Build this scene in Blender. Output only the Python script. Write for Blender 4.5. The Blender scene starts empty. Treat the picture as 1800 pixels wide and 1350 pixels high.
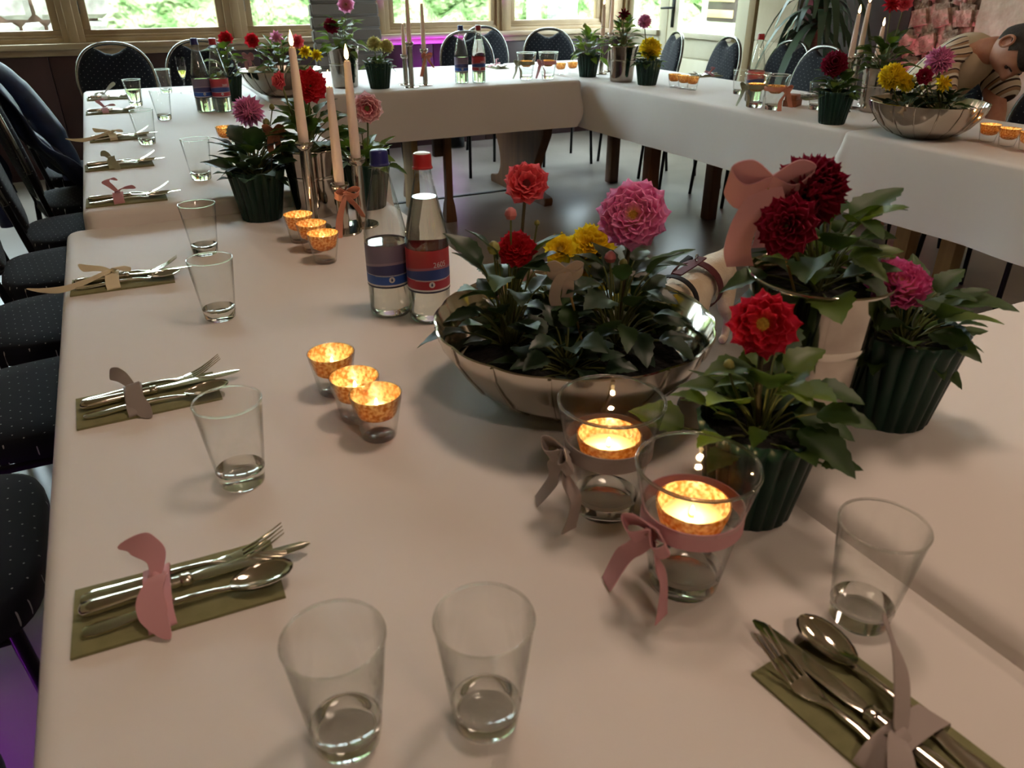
import bpy, bmesh, math, random
from mathutils import Vector, Matrix
sc = bpy.context.scene
COL = sc.collection
PI = math.pi
R = math.radians

# ------------------------------------------------------------------ camera
FPX, VX, VY = 1330.0, 147.0, -32.0          # focal length in px and vanishing point of the left table edge
CAM = Vector((0.0, 0.0, 1.275))
PITCH = math.atan2(675 - VY, FPX)
YAW = math.atan2(900 - VX, math.hypot(FPX, 675 - VY))
FWD = Vector((math.sin(YAW) * math.cos(PITCH), math.cos(YAW) * math.cos(PITCH), -math.sin(PITCH)))
RGT = Vector((math.cos(YAW), -math.sin(YAW), 0.0))
UPV = RGT.cross(FWD)
cd = bpy.data.cameras.new('camera'); cam = bpy.data.objects.new('camera', cd); COL.objects.link(cam)
cd.sensor_width = 36.0; cd.lens = 36.0 * FPX / 1800.0; cd.clip_start = 0.02; cd.clip_end = 200
cam.location = CAM; cam.rotation_euler = (PI / 2 - PITCH, 0, -YAW)
cd.dof.use_dof = True; cd.dof.focus_distance = 1.75; cd.dof.aperture_fstop = 8.5
sc.camera = cam

# ------------------------------------------------------------------ world, lamps, exposure
w = bpy.data.worlds.new('world'); sc.world = w; w.use_nodes = True
bg = w.node_tree.nodes['Background']; bg.inputs[0].default_value = (0.74, 0.91, 1.0, 1); bg.inputs[1].default_value = 20.0
sun = bpy.data.lights.new('sun', 'SUN'); sun.energy = 4.0; sun.angle = R(12); sun.color = (1, .96, .86)
so = bpy.data.objects.new('sun', sun); COL.objects.link(so); so.rotation_euler = (R(38), R(-18), 0)
def area(name, loc, rot, sx, sy, power, color, shape='RECTANGLE', portal=False):
    l = bpy.data.lights.new(name, 'AREA'); l.shape = shape; l.size = sx
    if shape in ('RECTANGLE', 'ELLIPSE'): l.size_y = sy
    l.energy = power; l.color = color
    if portal: l.cycles.is_portal = True
    o = bpy.data.objects.new(name, l); COL.objects.link(o); o.location = loc; o.rotation_euler = rot
    return o
WALLY, XR, XL, YF, ZC = 6.5, 4.40, -1.75, -2.6, 2.9
PANES = [(-1.25, -.26), (-.022, .826), (1.079, 1.95), (2.192, 3.059), (3.288, 4.12)]
for a, b in PANES:
    area('daylight_portal', ((a + b) / 2, WALLY + .10, 1.80), (R(90), 0, 0), b - a, 1.6, 1, (1, 1, 1), portal=True)
area('daylight_portal', (XR + .06, 5.62, 1.45), (R(90), 0, R(90)), 1.4, 1.2, 1, (1, 1, 1), portal=True)
WARM = (1.0, .73, .56)
LAMPW = 8.6
for n, (x, y) in enumerate(((.9, .9), (.3, -1.3), (2.8, .3), (3.4, 3.4), (.6, 3.4), (2.4, 4.9))):
    area('ceiling_lamp_light', (x, y, ZC - .085), (0, 0, 0), .42, .42, LAMPW * (1.6 if n < 3 else .12), WARM, 'DISK')
sc.view_settings.view_transform = 'Standard'; sc.view_settings.look = 'None'
sc.view_settings.exposure = 0.05; sc.view_settings.gamma = 1.0
sc.view_settings.use_curve_mapping = False
cy = sc.cycles
cy.max_bounces = 9; cy.diffuse_bounces = 3; cy.glossy_bounces = 3; cy.transmission_bounces = 7; cy.transparent_max_bounces = 20
cy.use_adaptive_sampling = True; cy.adaptive_threshold = .2; cy.adaptive_min_samples = 16
cy.caustics_refractive = True; cy.caustics_reflective = False; cy.blur_glossy = 1.0
cy.time_limit = 1000; cy.sample_clamp_indirect = 4.0; cy.use_denoising = True

# ------------------------------------------------------------------ placement helpers
def ray(px, py): return FWD + RGT * ((px - 900) / FPX) - UPV * ((py - 675) / FPX)
def at(px, py, z):
    r = ray(px, py); return CAM + r * ((z - CAM.z) / r.z)
def aty(px, py, Y):
    r = ray(px, py); return CAM + r * (Y / r.y)
def atx(px, py, X):
    r = ray(px, py); return CAM + r * (X / r.x)

# ------------------------------------------------------------------ materials
def lin(c):
    c = c / 255.0
    return c / 12.92 if c <= .04045 else ((c + .055) / 1.055) ** 2.4
def rgb(r, g, b): return (lin(r), lin(g), lin(b), 1)
MATS = {}
def newmat(name):
    m = bpy.data.materials.new(name); m.use_nodes = True
    nt = m.node_tree; b = nt.nodes['Principled BSDF']
    MATS[name] = m
    return m, nt, b
def node(nt, t, **k):
    n = nt.nodes.new(t)
    for a, v in k.items(): setattr(n, a, v)
    return n
def mat(name, col, rough=.6, metal=0, spec=.5, noise=None, col2=None, bump=None, trans=0, ior=1.45, sheen=0, sub=0, coat=0):
    """noise=(scale, detail, stretch xyz) mixes col->col2; bump=(scale, strength, distance)"""
    m, nt, b = newmat(name)
    b.inputs['Base Color'].default_value = col; b.inputs['Roughness'].default_value = rough
    b.inputs['Metallic'].default_value = metal; b.inputs['Specular IOR Level'].default_value = spec
    b.inputs['IOR'].default_value = ior
    if trans: b.inputs['Transmission Weight'].default_value = trans
    if sheen: b.inputs['Sheen Weight'].default_value = sheen
    if coat: b.inputs['Coat Weight'].default_value = coat; b.inputs['Coat Roughness'].default_value = .15
    if sub:
        b.inputs['Subsurface Weight'].default_value = sub; b.inputs['Subsurface Radius'].default_value = (.01, .006, .004)
    tc = None
    if noise or bump:
        tc = node(nt, 'ShaderNodeTexCoord')
    if noise:
        mp = node(nt, 'ShaderNodeMapping'); nt.links.new(tc.outputs['Object'], mp.inputs[0])
        mp.inputs['Scale'].default_value = noise[2] if len(noise) > 2 else (1, 1, 1)
        nz = node(nt, 'ShaderNodeTexNoise'); nz.inputs['Scale'].default_value = noise[0]; nz.inputs['Detail'].default_value = noise[1]
        nt.links.new(mp.outputs[0], nz.inputs['Vector'])
        rp = node(nt, 'ShaderNodeValToRGB'); rp.color_ramp.elements[0].position = .35; rp.color_ramp.elements[1].position = .68
        rp.color_ramp.elements[0].color = col; rp.color_ramp.elements[1].color = col2
        nt.links.new(nz.outputs['Fac'], rp.inputs[0]); nt.links.new(rp.outputs[0], b.inputs['Base Color'])
    if bump:
        nb = node(nt, 'ShaderNodeTexNoise'); nb.inputs['Scale'].default_value = bump[0]; nb.inputs['Detail'].default_value = 2
        nt.links.new(tc.outputs['Object'], nb.inputs['Vector'])
        bp = node(nt, 'ShaderNodeBump'); bp.inputs['Strength'].default_value = bump[1]; bp.inputs['Distance'].default_value = bump[2]
        nt.links.new(nb.outputs['Fac'], bp.inputs['Height']); nt.links.new(bp.outputs[0], b.inputs['Normal'])
    return m
def emat(name, col, strength):
    m, nt, b = newmat(name)
    b.inputs['Base Color'].default_value = col
    b.inputs['Emission Color'].default_value = col; b.inputs['Emission Strength'].default_value = strength
    return m
def thin_glass(name, tint=(.99, .995, .99, 1), edge=(.52, .55, .53, 1), refl=1.0, start=.68, f0=.035):
    m, nt, b = newmat(name); nt.nodes.remove(b)
    out = nt.nodes['Material Output']
    rp = node(nt, 'ShaderNodeValToRGB'); rp.color_ramp.elements[0].color = tint; rp.color_ramp.elements[1].color = edge
    rp.color_ramp.elements[0].position = start; rp.color_ramp.elements[1].position = 1.0
    lf = node(nt, 'ShaderNodeLayerWeight'); lf.inputs['Blend'].default_value = .5
    nt.links.new(lf.outputs['Facing'], rp.inputs[0])
    tr = node(nt, 'ShaderNodeBsdfTransparent'); nt.links.new(rp.outputs[0], tr.inputs[0])
    gl = node(nt, 'ShaderNodeBsdfGlossy'); gl.inputs['Roughness'].default_value = .03
    gl.inputs['Color'].default_value = (refl, refl, refl, 1)
    pw = node(nt, 'ShaderNodeMath', operation='POWER'); pw.inputs[1].default_value = 4.5; nt.links.new(lf.outputs['Facing'], pw.inputs[0])
    fr = node(nt, 'ShaderNodeMath', operation='MULTIPLY_ADD'); fr.inputs[1].default_value = .75; fr.inputs[2].default_value = f0
    nt.links.new(pw.outputs[0], fr.inputs[0])
    mx = node(nt, 'ShaderNodeMixShader')
    nt.links.new(fr.outputs[0], mx.inputs[0]); nt.links.new(tr.outputs[0], mx.inputs[1]); nt.links.new(gl.outputs[0], mx.inputs[2])
    nt.links.new(mx.outputs[0], out.inputs[0])
    return m
def solid_glass(name, col, ior, rough=0.0):
    m, nt, b = newmat(name); nt.nodes.remove(b)
    g = node(nt, 'ShaderNodeBsdfGlass'); g.inputs['Color'].default_value = col; g.inputs['IOR'].default_value = ior
    g.inputs['Roughness'].default_value = rough
    nt.links.new(g.outputs[0], nt.nodes['Material Output'].inputs[0])
    return m
def translucent(name, col, fac, rough=.4, tcol=None):
    m, nt, b = newmat(name)
    b.inputs['Base Color'].default_value = col; b.inputs['Roughness'].default_value = rough
    t = node(nt, 'ShaderNodeBsdfTranslucent'); t.inputs[0].default_value = tcol or col
    mx = node(nt, 'ShaderNodeMixShader'); mx.inputs[0].default_value = fac
    nt.links.new(b.outputs[0], mx.inputs[1]); nt.links.new(t.outputs[0], mx.inputs[2])
    nt.links.new(mx.outputs[0], nt.nodes['Material Output'].inputs[0])
    return m
def dotted(name, base, dot, axes, pitch=.026, size=.06):
    """dark upholstery with a regular grid of small pale dots on the plane given by axes"""
    m, nt, b = newmat(name)
    tc = node(nt, 'ShaderNodeTexCoord'); sp = node(nt, 'ShaderNodeSeparateXYZ'); cb = node(nt, 'ShaderNodeCombineXYZ')
    nt.links.new(tc.outputs['Object'], sp.inputs[0])
    nt.links.new(sp.outputs[axes[0]], cb.inputs[0]); nt.links.new(sp.outputs[axes[1]], cb.inputs[1])
    mp = node(nt, 'ShaderNodeMapping'); mp.inputs['Rotation'].default_value = (0, 0, R(40)); mp.inputs['Scale'].default_value = (1 / pitch, 1 / pitch, 1)
    nt.links.new(cb.outputs[0], mp.inputs[0])
    v = node(nt, 'ShaderNodeTexVoronoi', voronoi_dimensions='2D'); v.inputs['Scale'].default_value = 1; v.inputs['Randomness'].default_value = .12
    nt.links.new(mp.outputs[0], v.inputs['Vector'])
    lt = node(nt, 'ShaderNodeMath', operation='LESS_THAN'); lt.inputs[1].default_value = size
    nt.links.new(v.outputs['Distance'], lt.inputs[0])
    mx = node(nt, 'ShaderNodeMix', data_type='RGBA'); mx.inputs['A'].default_value = base; mx.inputs['B'].default_value = dot
    nt.links.new(lt.outputs[0], mx.inputs['Factor']); nt.links.new(mx.outputs['Result'], b.inputs['Base Color'])
    b.inputs['Roughness'].default_value = .9; b.inputs['Specular IOR Level'].default_value = .2
    b.inputs['Sheen Weight'].default_value = .08
    return m
def petalmat(name, base, tip, fac=.4, mid=.5):
    m, nt, b = newmat(name)
    uv = node(nt, 'ShaderNodeUVMap'); sp = node(nt, 'ShaderNodeSeparateXYZ'); nt.links.new(uv.outputs[0], sp.inputs[0])
    rp = node(nt, 'ShaderNodeValToRGB'); rp.color_ramp.elements[0].color = base; rp.color_ramp.elements[1].color = tip
    rp.color_ramp.elements[0].position = max(0, mid - .35); rp.color_ramp.elements[1].position = mid + .25
    nt.links.new(sp.outputs['Y'], rp.inputs[0]); nt.links.new(rp.outputs[0], b.inputs['Base Color'])
    b.inputs['Roughness'].default_value = .6; b.inputs['Specular IOR Level'].default_value = .25
    t = node(nt, 'ShaderNodeBsdfTranslucent'); nt.links.new(rp.outputs[0], t.inputs[0])
    mx = node(nt, 'ShaderNodeMixShader'); mx.inputs[0].default_value = fac
    nt.links.new(b.outputs[0], mx.inputs[1]); nt.links.new(t.outputs[0], mx.inputs[2])
    nt.links.new(mx.outputs[0], nt.nodes['Material Output'].inputs[0])
    return m

M = {}
M['cloth'] = mat('white_table_linen', rgb(219, 212, 206), .75, bump=(9, .10, .02), sheen=.1)
M['wood_mid'] = mat('brown_table_wood', rgb(112, 74, 42), .45, noise=(3, 6, (6, 6, .6)), col2=rgb(84, 52, 30), bump=(40, .15, .002))
M['wood_dark'] = mat('dark_carved_wood', rgb(66, 44, 28), .45, noise=(3, 6, (1, 5, 5)), col2=rgb(48, 31, 20))
M['wood_pale'] = mat('yellow_pine', rgb(176, 142, 84), .5, noise=(3, 6, (6, 6, .6)), col2=rgb(150, 116, 64))
M['floor'] = mat('worn_grey_floor', rgb(150, 142, 132), .28, spec=.6, noise=(1.3, 8), col2=rgb(124, 116, 106), bump=(3, .06, .01))
M['trimdark'] = mat('dark_floor_strip', rgb(26, 24, 24), .5)
M['frame'] = mat('aged_cream_paint', rgb(176, 152, 118), .55, noise=(4, 6, (1, 1, .4)), col2=rgb(154, 128, 94), bump=(30, .1, .002))
M['sill'] = mat('worn_sill_paint', rgb(190, 172, 142), .5, noise=(6, 5, (.3, 2, 2)), col2=rgb(146, 118, 88))
M['wainscot'] = mat('maroon_panel_paint', rgb(62, 34, 33), .5, noise=(2, 5), col2=rgb(48, 26, 27), bump=(12, .08, .004))
M['plaster'] = mat('cream_plaster', rgb(196, 184, 158), .85, noise=(3, 6), col2=rgb(176, 162, 134), bump=(14, .25, .01))
M['plaster_rough'] = mat('rough_cream_plaster', rgb(206, 198, 176), .9, noise=(7, 8), col2=rgb(170, 158, 132), bump=(18, .6, .02))
M['door'] = mat('pale_cream_door_paint', rgb(214, 208, 182), .45, noise=(3, 5, (1, 1, .3)), col2=rgb(198, 190, 160))
M['jamb'] = mat('tan_door_jamb', rgb(150, 128, 92), .6, noise=(4, 5, (1, 1, .2)), col2=rgb(126, 104, 72))
M['brownwall'] = mat('dark_brown_boarding', rgb(58, 48, 38), .8, noise=(3, 6), col2=rgb(40, 33, 27))
M['ceiling'] = mat('ceiling_paint', rgb(190, 176, 152), .9, noise=(1.5, 3), col2=rgb(182, 168, 144))
M['stone'] = mat('exposed_fieldstone', rgb(206, 178, 158), .95, noise=(14, 8), col2=rgb(128, 96, 80), bump=(30, 1, .03))
M['mortar'] = mat('stone_wall_mortar', rgb(120, 96, 80), .95, noise=(12, 5), col2=rgb(96, 74, 60))
M['whitestone'] = mat('pale_garden_stone', rgb(140, 136, 126), .9, noise=(6, 6), col2=rgb(92, 88, 80))
M['iron'] = mat('black_iron', rgb(30, 30, 30), .4, metal=.8)
M['chairframe'] = mat('black_steel_tube', rgb(20, 20, 22), .28, metal=.4)
M['chairrim'] = mat('grey_steel_tube', rgb(120, 118, 112), .22, metal=.9)
M['fab_seat'] = dotted('dotted_navy_seat_fabric', rgb(16, 19, 27), rgb(150, 152, 150), ('X', 'Y'))
M['fab_back'] = dotted('dotted_navy_back_fabric', rgb(16, 19, 27), rgb(150, 152, 150), ('X', 'Z'))
M['leather'] = mat('grey_leather', rgb(98, 92, 86), .5)
M['glass'] = thin_glass('clear_glass')
M['pane'] = thin_glass('window_pane', (.96, .97, .96, 1), (.8, .84, .82, 1), .7)
M['bottleglass'] = thin_glass('bottle_glass', (.95, .965, .955, 1), (.30, .36, .33, 1), start=.3, f0=.11)
M['glassbase'] = solid_glass('clear_solid_glass', (.97, .98, .97, 1), 1.45)
M['water'] = solid_glass('still_water', (.96, .97, .95, 1), 1.33)
M['water_soft'] = thin_glass('clear_water', (.95, .96, .95, 1), (.82, .83, .82, 1))
M['silver'] = mat('polished_silver', rgb(206, 200, 190), .13, metal=1, noise=(5, 3), col2=rgb(184, 178, 168), bump=(10, .05, .004))
M['silver_aged'] = mat('mottled_silver', rgb(190, 182, 172), .09, metal=1, noise=(14, 5), col2=rgb(160, 150, 142), bump=(9, .10, .006))
M['steel'] = mat('cutlery_steel', rgb(214, 208, 196), .11, metal=1)
M['nickel'] = mat('nickel_tube', rgb(190, 184, 174), .16, metal=1)
M['napkin'] = mat('sage_napkin', rgb(132, 130, 94), .9, noise=(60, 3), col2=rgb(122, 121, 86), bump=(220, .2, .001), spec=.2)
RIB = {}
for k, c in dict(pink=(214, 160, 166), grey=(156, 146, 140), cream=(234, 222, 190), rose=(200, 142, 146), sage=(164, 166, 138),
                 salmon=(214, 146, 122), white=(214, 210, 198), mauve=(172, 158, 152)).items():
    RIB[k] = translucent(k + '_ribbon', rgb(*c), .18, .85)
M['leaf'] = translucent('dahlia_leaf', rgb(48, 72, 34), .22, .5, rgb(84, 112, 32))
M['leaf_dark'] = translucent('dark_dahlia_leaf', rgb(38, 58, 40), .14, .42, rgb(60, 84, 30))
M['leaf_light'] = translucent('light_dahlia_leaf', rgb(84, 104, 46), .3, .45, rgb(120, 150, 40))
M['stem'] = mat('green_stem', rgb(92, 98, 50), .6)
M['stemdark'] = mat('purple_green_stem', rgb(74, 66, 42), .6)
M['bud'] = mat('flower_bud', rgb(142, 138, 74), .55, noise=(60, 2), col2=rgb(112, 116, 60))
M['budpink'] = mat('pink_bud', rgb(170, 96, 96), .55)
M['soil'] = mat('dark_potting_soil', rgb(26, 22, 18), .95, noise=(60, 5), col2=rgb(14, 12, 10), bump=(70, .9, .01))
M['pot'] = mat('dark_green_glazed_pot', rgb(18, 50, 38), .4, noise=(9, 3), col2=rgb(12, 36, 28), spec=.35)
M['wax'] = translucent('ivory_candle_wax', rgb(238, 224, 216), .25, .5, rgb(244, 206, 170))
M['waxglow'] = translucent('tealight_wax', rgb(240, 214, 160), .5, .5, rgb(255, 190, 90))
M['amber'] = translucent('gilded_votive_glass', rgb(236, 186, 104), .74, .25, rgb(255, 196, 100))
nt = M['amber'].node_tree; tc = node(nt, 'ShaderNodeTexCoord'); nz = node(nt, 'ShaderNodeTexNoise'); nz.inputs['Scale'].default_value = 190; nz.inputs['Detail'].default_value = 1
nt.links.new(tc.outputs['Object'], nz.inputs['Vector']); rp = node(nt, 'ShaderNodeValToRGB')
rp.color_ramp.elements[0].position = .36; rp.color_ramp.elements[0].color = rgb(206, 140, 62); rp.color_ramp.elements[1].position = .66; rp.color_ramp.elements[1].color = rgb(255, 232, 170)  # mottled gilding; its pale spots also paint in scattered bright reflections
nt.links.new(nz.outputs['Fac'], rp.inputs[0])
for n_ in nt.nodes:
    if n_.type in ('BSDF_PRINCIPLED', 'BSDF_TRANSLUCENT'): nt.links.new(rp.outputs[0], n_.inputs[0])
M['flame'] = emat('candle_flame', (1.0, .66, .26, 1), 14)
M['wick'] = mat('burnt_wick', rgb(20, 16, 14), .9)
M['cap_blue'] = mat('blue_bottle_cap', rgb(34, 38, 104), .35)
M['cap_red'] = mat('red_bottle_cap', rgb(158, 34, 40), .35)
M['captop'] = mat('silver_cap_top', rgb(206, 206, 204), .35, metal=.3)
M['yellowc'] = mat('yellow_flower_centre', rgb(196, 166, 60), .8, noise=(300, 2), col2=rgb(150, 116, 30))
M['brownc'] = mat('dark_flower_centre', rgb(96, 26, 30), .8)
P_ = {}
P_['pink'] = petalmat('pink_petal', rgb(252, 214, 140), rgb(246, 164, 212), mid=.34)
P_['coral'] = petalmat('coral_petal', rgb(214, 52, 76), rgb(238, 116, 126), mid=.45)
P_['red'] = petalmat('red_petal', rgb(190, 34, 34), rgb(208, 42, 56), mid=.45)
P_['brightred'] = petalmat('scarlet_petal', rgb(222, 66, 52), rgb(212, 44, 70), mid=.4)
P_['maroon'] = petalmat('maroon_petal', rgb(110, 12, 26), rgb(146, 26, 58), .3)
P_['magenta'] = petalmat('magenta_petal', rgb(250, 206, 160), rgb(230, 112, 176), mid=.4)
P_['yellow'] = petalmat('yellow_petal', rgb(232, 188, 24), rgb(252, 228, 56), mid=.4)
P_['paleyellow'] = petalmat('pale_yellow_petal', rgb(220, 206, 110), rgb(240, 232, 170), mid=.4)
P_['stripe'] = petalmat('white_edged_pink_petal', rgb(206, 92, 116), rgb(246, 208, 210), mid=.66)
P_['lilac'] = petalmat('lilac_pink_petal', rgb(252, 222, 170), rgb(248, 180, 220), mid=.32)
M['shirt'] = None

# ------------------------------------------------------------------ mesh and object helpers
def mesh(verts, faces, uv=None, smooth=True, sharp=None, mats=None, fmat=None):
    me = bpy.data.meshes.new('mesh'); me.from_pydata([tuple(v) for v in verts], [], [tuple(f) for f in faces])
    if uv:
        lay = me.uv_layers.new(name='UVMap')
        for l in me.loops: lay.data[l.index].uv = uv[l.vertex_index]
    if smooth:
        me.polygons.foreach_set('use_smooth', [True] * len(me.polygons))
        if sharp: me.set_sharp_from_angle(angle=R(sharp))
    me.update()
    return me
def bmdone(bm, smooth=True, sharp=40):
    me = bpy.data.meshes.new('mesh'); bmesh.ops.recalc_face_normals(bm, faces=bm.faces); bm.to_mesh(me); bm.free()
    if smooth:
        me.polygons.foreach_set('use_smooth', [True] * len(me.polygons)); me.set_sharp_from_angle(angle=R(sharp))
    return me
VARIANT = {}
def obj(name, me, m, parent=None, loc=None, rot=None, mtx=None):
    if m is not None:
        if len(me.materials) == 0: me.materials.append(m)
        elif me.materials[0] != m:
            key = (me.name, m.name)
            if key not in VARIANT:
                v = me.copy(); v.materials.clear(); v.materials.append(m); VARIANT[key] = v
            me = VARIANT[key]
    o = bpy.data.objects.new(name, me); COL.objects.link(o)
    if parent is not None: o.parent = parent
    if loc is not None: o.location = loc
    if rot is not None: o.rotation_euler = rot
    if mtx is not None: o.matrix_basis = mtx
    return o
def tag(o, label, cat, group=None):
    o['label'] = label; o['category'] = cat
    if group: o['group'] = group
    return o
def thing(name, label, cat, loc=(0, 0, 0), rz=0, group=None):
    o = bpy.data.objects.new(name, None); COL.objects.link(o); o.location = loc; o.rotation_euler = (0, 0, rz)
    o.empty_display_size = .02
    return tag(o, label, cat, group)
def struct(name, me, m, parent=None, **k):
    o = obj(name, me, m, parent, **k)
    if parent is None: o['kind'] = 'structure'
    return o
def sroot(name, loc=(0, 0, 0)):
    o = bpy.data.objects.new(name, None); COL.objects.link(o); o.location = loc; o['kind'] = 'structure'; return o
def copy_thing(root, label, loc, rz=None, group=None):
    r = root.copy(); COL.objects.link(r); r.location = loc; r['label'] = label
    if rz is not None: r.rotation_euler = (0, 0, rz)
    if group: r['group'] = group
    for ch in list(root.children):
        c = ch.copy(); COL.objects.link(c); c.parent = r
        for g in list(ch.children):
            d = g.copy(); COL.objects.link(d); d.parent = c
    return r
def boxes(lst, bev=.004, sharp=40):
    """list of (x0,x1,y0,y1,z0,z1) in one mesh, edges bevelled"""
    bm = bmesh.new()
    for x0, x1, y0, y1, z0, z1 in lst:
        r = bmesh.ops.create_cube(bm, size=1)
        bmesh.ops.scale(bm, vec=(x1 - x0, y1 - y0, z1 - z0), verts=r['verts'])
        bmesh.ops.translate(bm, vec=((x0 + x1) / 2, (y0 + y1) / 2, (z0 + z1) / 2), verts=r['verts'])
    if bev: bmesh.ops.bevel(bm, geom=bm.edges[:], offset=bev, segments=2, affect='EDGES', profile=.5, clamp_overlap=True)
    return bmdone(bm, True, sharp)
def lathe(prof, n=32, mod=None, sharp=35, close=True):
    vs, fs, rows = [], [], []
    for i, (r, z) in enumerate(prof):
        if r < 1e-6:
            rows.append([len(vs)]); vs.append((0, 0, z)); continue
        row = []
        for k in range(n):
            a = 2 * PI * k / n; s = mod(a, i, z) if mod else 1.0
            row.append(len(vs)); vs.append((r * s * math.cos(a), r * s * math.sin(a), z))
        rows.append(row)
    for A, B in zip(rows, rows[1:]):
        if len(A) == 1 and len(B) == 1: continue
        for k in range(n):
            k2 = (k + 1) % n
            if len(A) == 1: fs.append((A[0], B[k2], B[k]))
            elif len(B) == 1: fs.append((A[k], A[k2], B[0]))
            else: fs.append((A[k], A[k2], B[k2], B[k]))
    return mesh(vs, fs, sharp=sharp)
def tube_data(path, rad, n=10, caps=True):
    path = [Vector(p) for p in path]; vs, fs = [], []
    rads = rad if isinstance(rad, (list, tuple)) else [rad] * len(path)
    prev = None
    for i, p in enumerate(path):
        d = (path[min(i + 1, len(path) - 1)] - path[max(i - 1, 0)]).normalized()
        if prev is None:
            u = d.orthogonal().normalized()
        else:
            u = (prev - d * prev.dot(d)).normalized()
        prev = u; v = d.cross(u)
        for k in range(n):
            a = 2 * PI * k / n; vs.append(p + (u * math.cos(a) + v * math.sin(a)) * rads[i])
    for i in range(len(path) - 1):
        for k in range(n):
            k2 = (k + 1) % n; fs.append((i * n + k, i * n + k2, (i + 1) * n + k2, (i + 1) * n + k))
    if caps:
        fs.append(tuple(reversed(range(n)))); fs.append(tuple((len(path) - 1) * n + k for k in range(n)))
    return vs, fs
def tube(path, rad, n=10, caps=True, sharp=50): return mesh(*tube_data(path, rad, n, caps), sharp=sharp)
def join(parts):
    vs, fs = [], []
    for v, f in parts:
        o = len(vs); vs += list(v); fs += [tuple(i + o for i in q) for q in f]
    return vs, fs
def strip_data(pts, side, th=.0012):
    """a flat ribbon along pts; side = one or per-point half-width vectors"""
    pts = [Vector(p) for p in pts]; n = len(pts)
    sd = [Vector(s) for s in side] if not isinstance(side, Vector) else [side] * n
    vs, fs = [], []
    for i, p in enumerate(pts):
        d = (pts[min(i + 1, n - 1)] - pts[max(i - 1, 0)])
        if d.length < 1e-9: d = Vector((1, 0, 0))
        nm = d.cross(sd[i]); nm = nm.normalized() * th / 2 if nm.length > 1e-12 else Vector((0, 0, th / 2))
        vs += [p - sd[i] + nm, p + sd[i] + nm, p + sd[i] - nm, p - sd[i] - nm]
    for i in range(n - 1):
        a, b = 4 * i, 4 * i + 4
        for k in range(4): fs.append((a + k, a + (k + 1) % 4, b + (k + 1) % 4, b + k))
    fs.append((3, 2, 1, 0)); e = 4 * (n - 1); fs.append((e, e + 1, e + 2, e + 3))
    return vs, fs
def catmull(P, n=6):
    P = [Vector(p) for p in P]; out = []
    for i in range(len(P) - 1):
        p0, p1, p2, p3 = P[max(i - 1, 0)], P[i], P[i + 1], P[min(i + 2, len(P) - 1)]
        for k in range(n):
            t = k / n
            out.append(.5 * ((2 * p1) + (p2 - p0) * t + (2 * p0 - 5 * p1 + 4 * p2 - p3) * t * t + (3 * p1 - p0 - 3 * p2 + p3) * t ** 3))
    out.append(P[-1]); return out
def extrude_poly(pts2, d0, d1, axis='Y', bev=.002):
    """polygon in a plane, extruded between d0 and d1 along axis"""
    def v(a, b, d): return {'Y': (a, d, b), 'X': (d, a, b), 'Z': (a, b, d)}[axis]
    bm = bmesh.new(); vs = [bm.verts.new(v(a, b, d0)) for a, b in pts2]; f = bm.faces.new(vs)
    r = bmesh.ops.extrude_face_region(bm, geom=[f])
    dv = Vector(v(0, 0, d1 - d0)); bmesh.ops.translate(bm, vec=dv, verts=[g for g in r['geom'] if isinstance(g, bmesh.types.BMVert)])
    if bev: bmesh.ops.bevel(bm, geom=[e for e in bm.edges if e.calc_face_angle(0) > R(50)], offset=bev, segments=2, affect='EDGES', clamp_overlap=True)
    return bmdone(bm, True, 40)
def frame_mtx(pos, ydir, zdir, s=(1, 1, 1)):
    y = Vector(ydir).normalized(); z = Vector(zdir); z = (z - y * z.dot(y))
    z = z.normalized() if z.length > 1e-6 else y.orthogonal().normalized()
    x = y.cross(z)
    m = Matrix((x, y, z)).transposed().to_4x4()
    return Matrix.Translation(pos) @ m @ Matrix.Diagonal((*s, 1))

# ------------------------------------------------------------------ the room
T1, T2, T3 = .735, .775, .763            # heights of the near table, the far tables and the front right table
struct('floor', boxes([(XL - .1, XR + .14, YF - .1, WALLY + .14, -.08, 0)], 0), M['floor'])
struct('ceiling', boxes([(XL, XR, YF, WALLY, ZC, ZC + .08)], 0), M['ceiling'])
struct('trim_1', boxes([(.66, 2.36, 4.70, 4.725, 0.0, .008)], .002), M['trimdark'])
# back wall: maroon boards below the sill, posts between the windows, lintel above
wb = sroot('wall_back')
obj('backing', boxes([(XL, XR, WALLY + .055, WALLY + .12, 0, .86)], 0), M['wainscot'], wb)  # unseen, added behind the boards to block outside light at their gaps
for k in range(13):
    x0 = XL + k * (XR - XL) / 13; x1 = XL + (k + 1) * (XR - XL) / 13
    obj('board', boxes([(x0 + .002, x1 - .002, WALLY, WALLY + .06, 0, .86)], .004), M['wainscot'], wb)
obj('sill_beam', boxes([(XL, XR, WALLY - .06, WALLY + .14, .862, .90), (XL, XR, WALLY - .02, WALLY + .12, .82, .862)], .006), M['sill'], wb)
edges = [XL] + [v for p in PANES for v in p] + [XR]
for k in range(0, len(edges), 2):
    a, b = edges[k] + (.05 if k else 0), edges[k + 1] - (.05 if k + 1 < len(edges) - 1 else 0)
    if b - a > .02: obj('post', boxes([(a, b, WALLY - .005, WALLY + .14, .90, 2.66), ((a + b) / 2 - .03, (a + b) / 2 + .03, WALLY - .025, WALLY, .90, 2.66)], .006), M['frame'], wb)
obj('lintel', boxes([(XL, XR, WALLY, WALLY + .14, 2.66, ZC)], .006), M['plaster'], wb)
obj('lower_rail', boxes([(XL, XR, WALLY + .0, WALLY + .14, .90, .93)], .004), M['frame'], wb)
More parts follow.
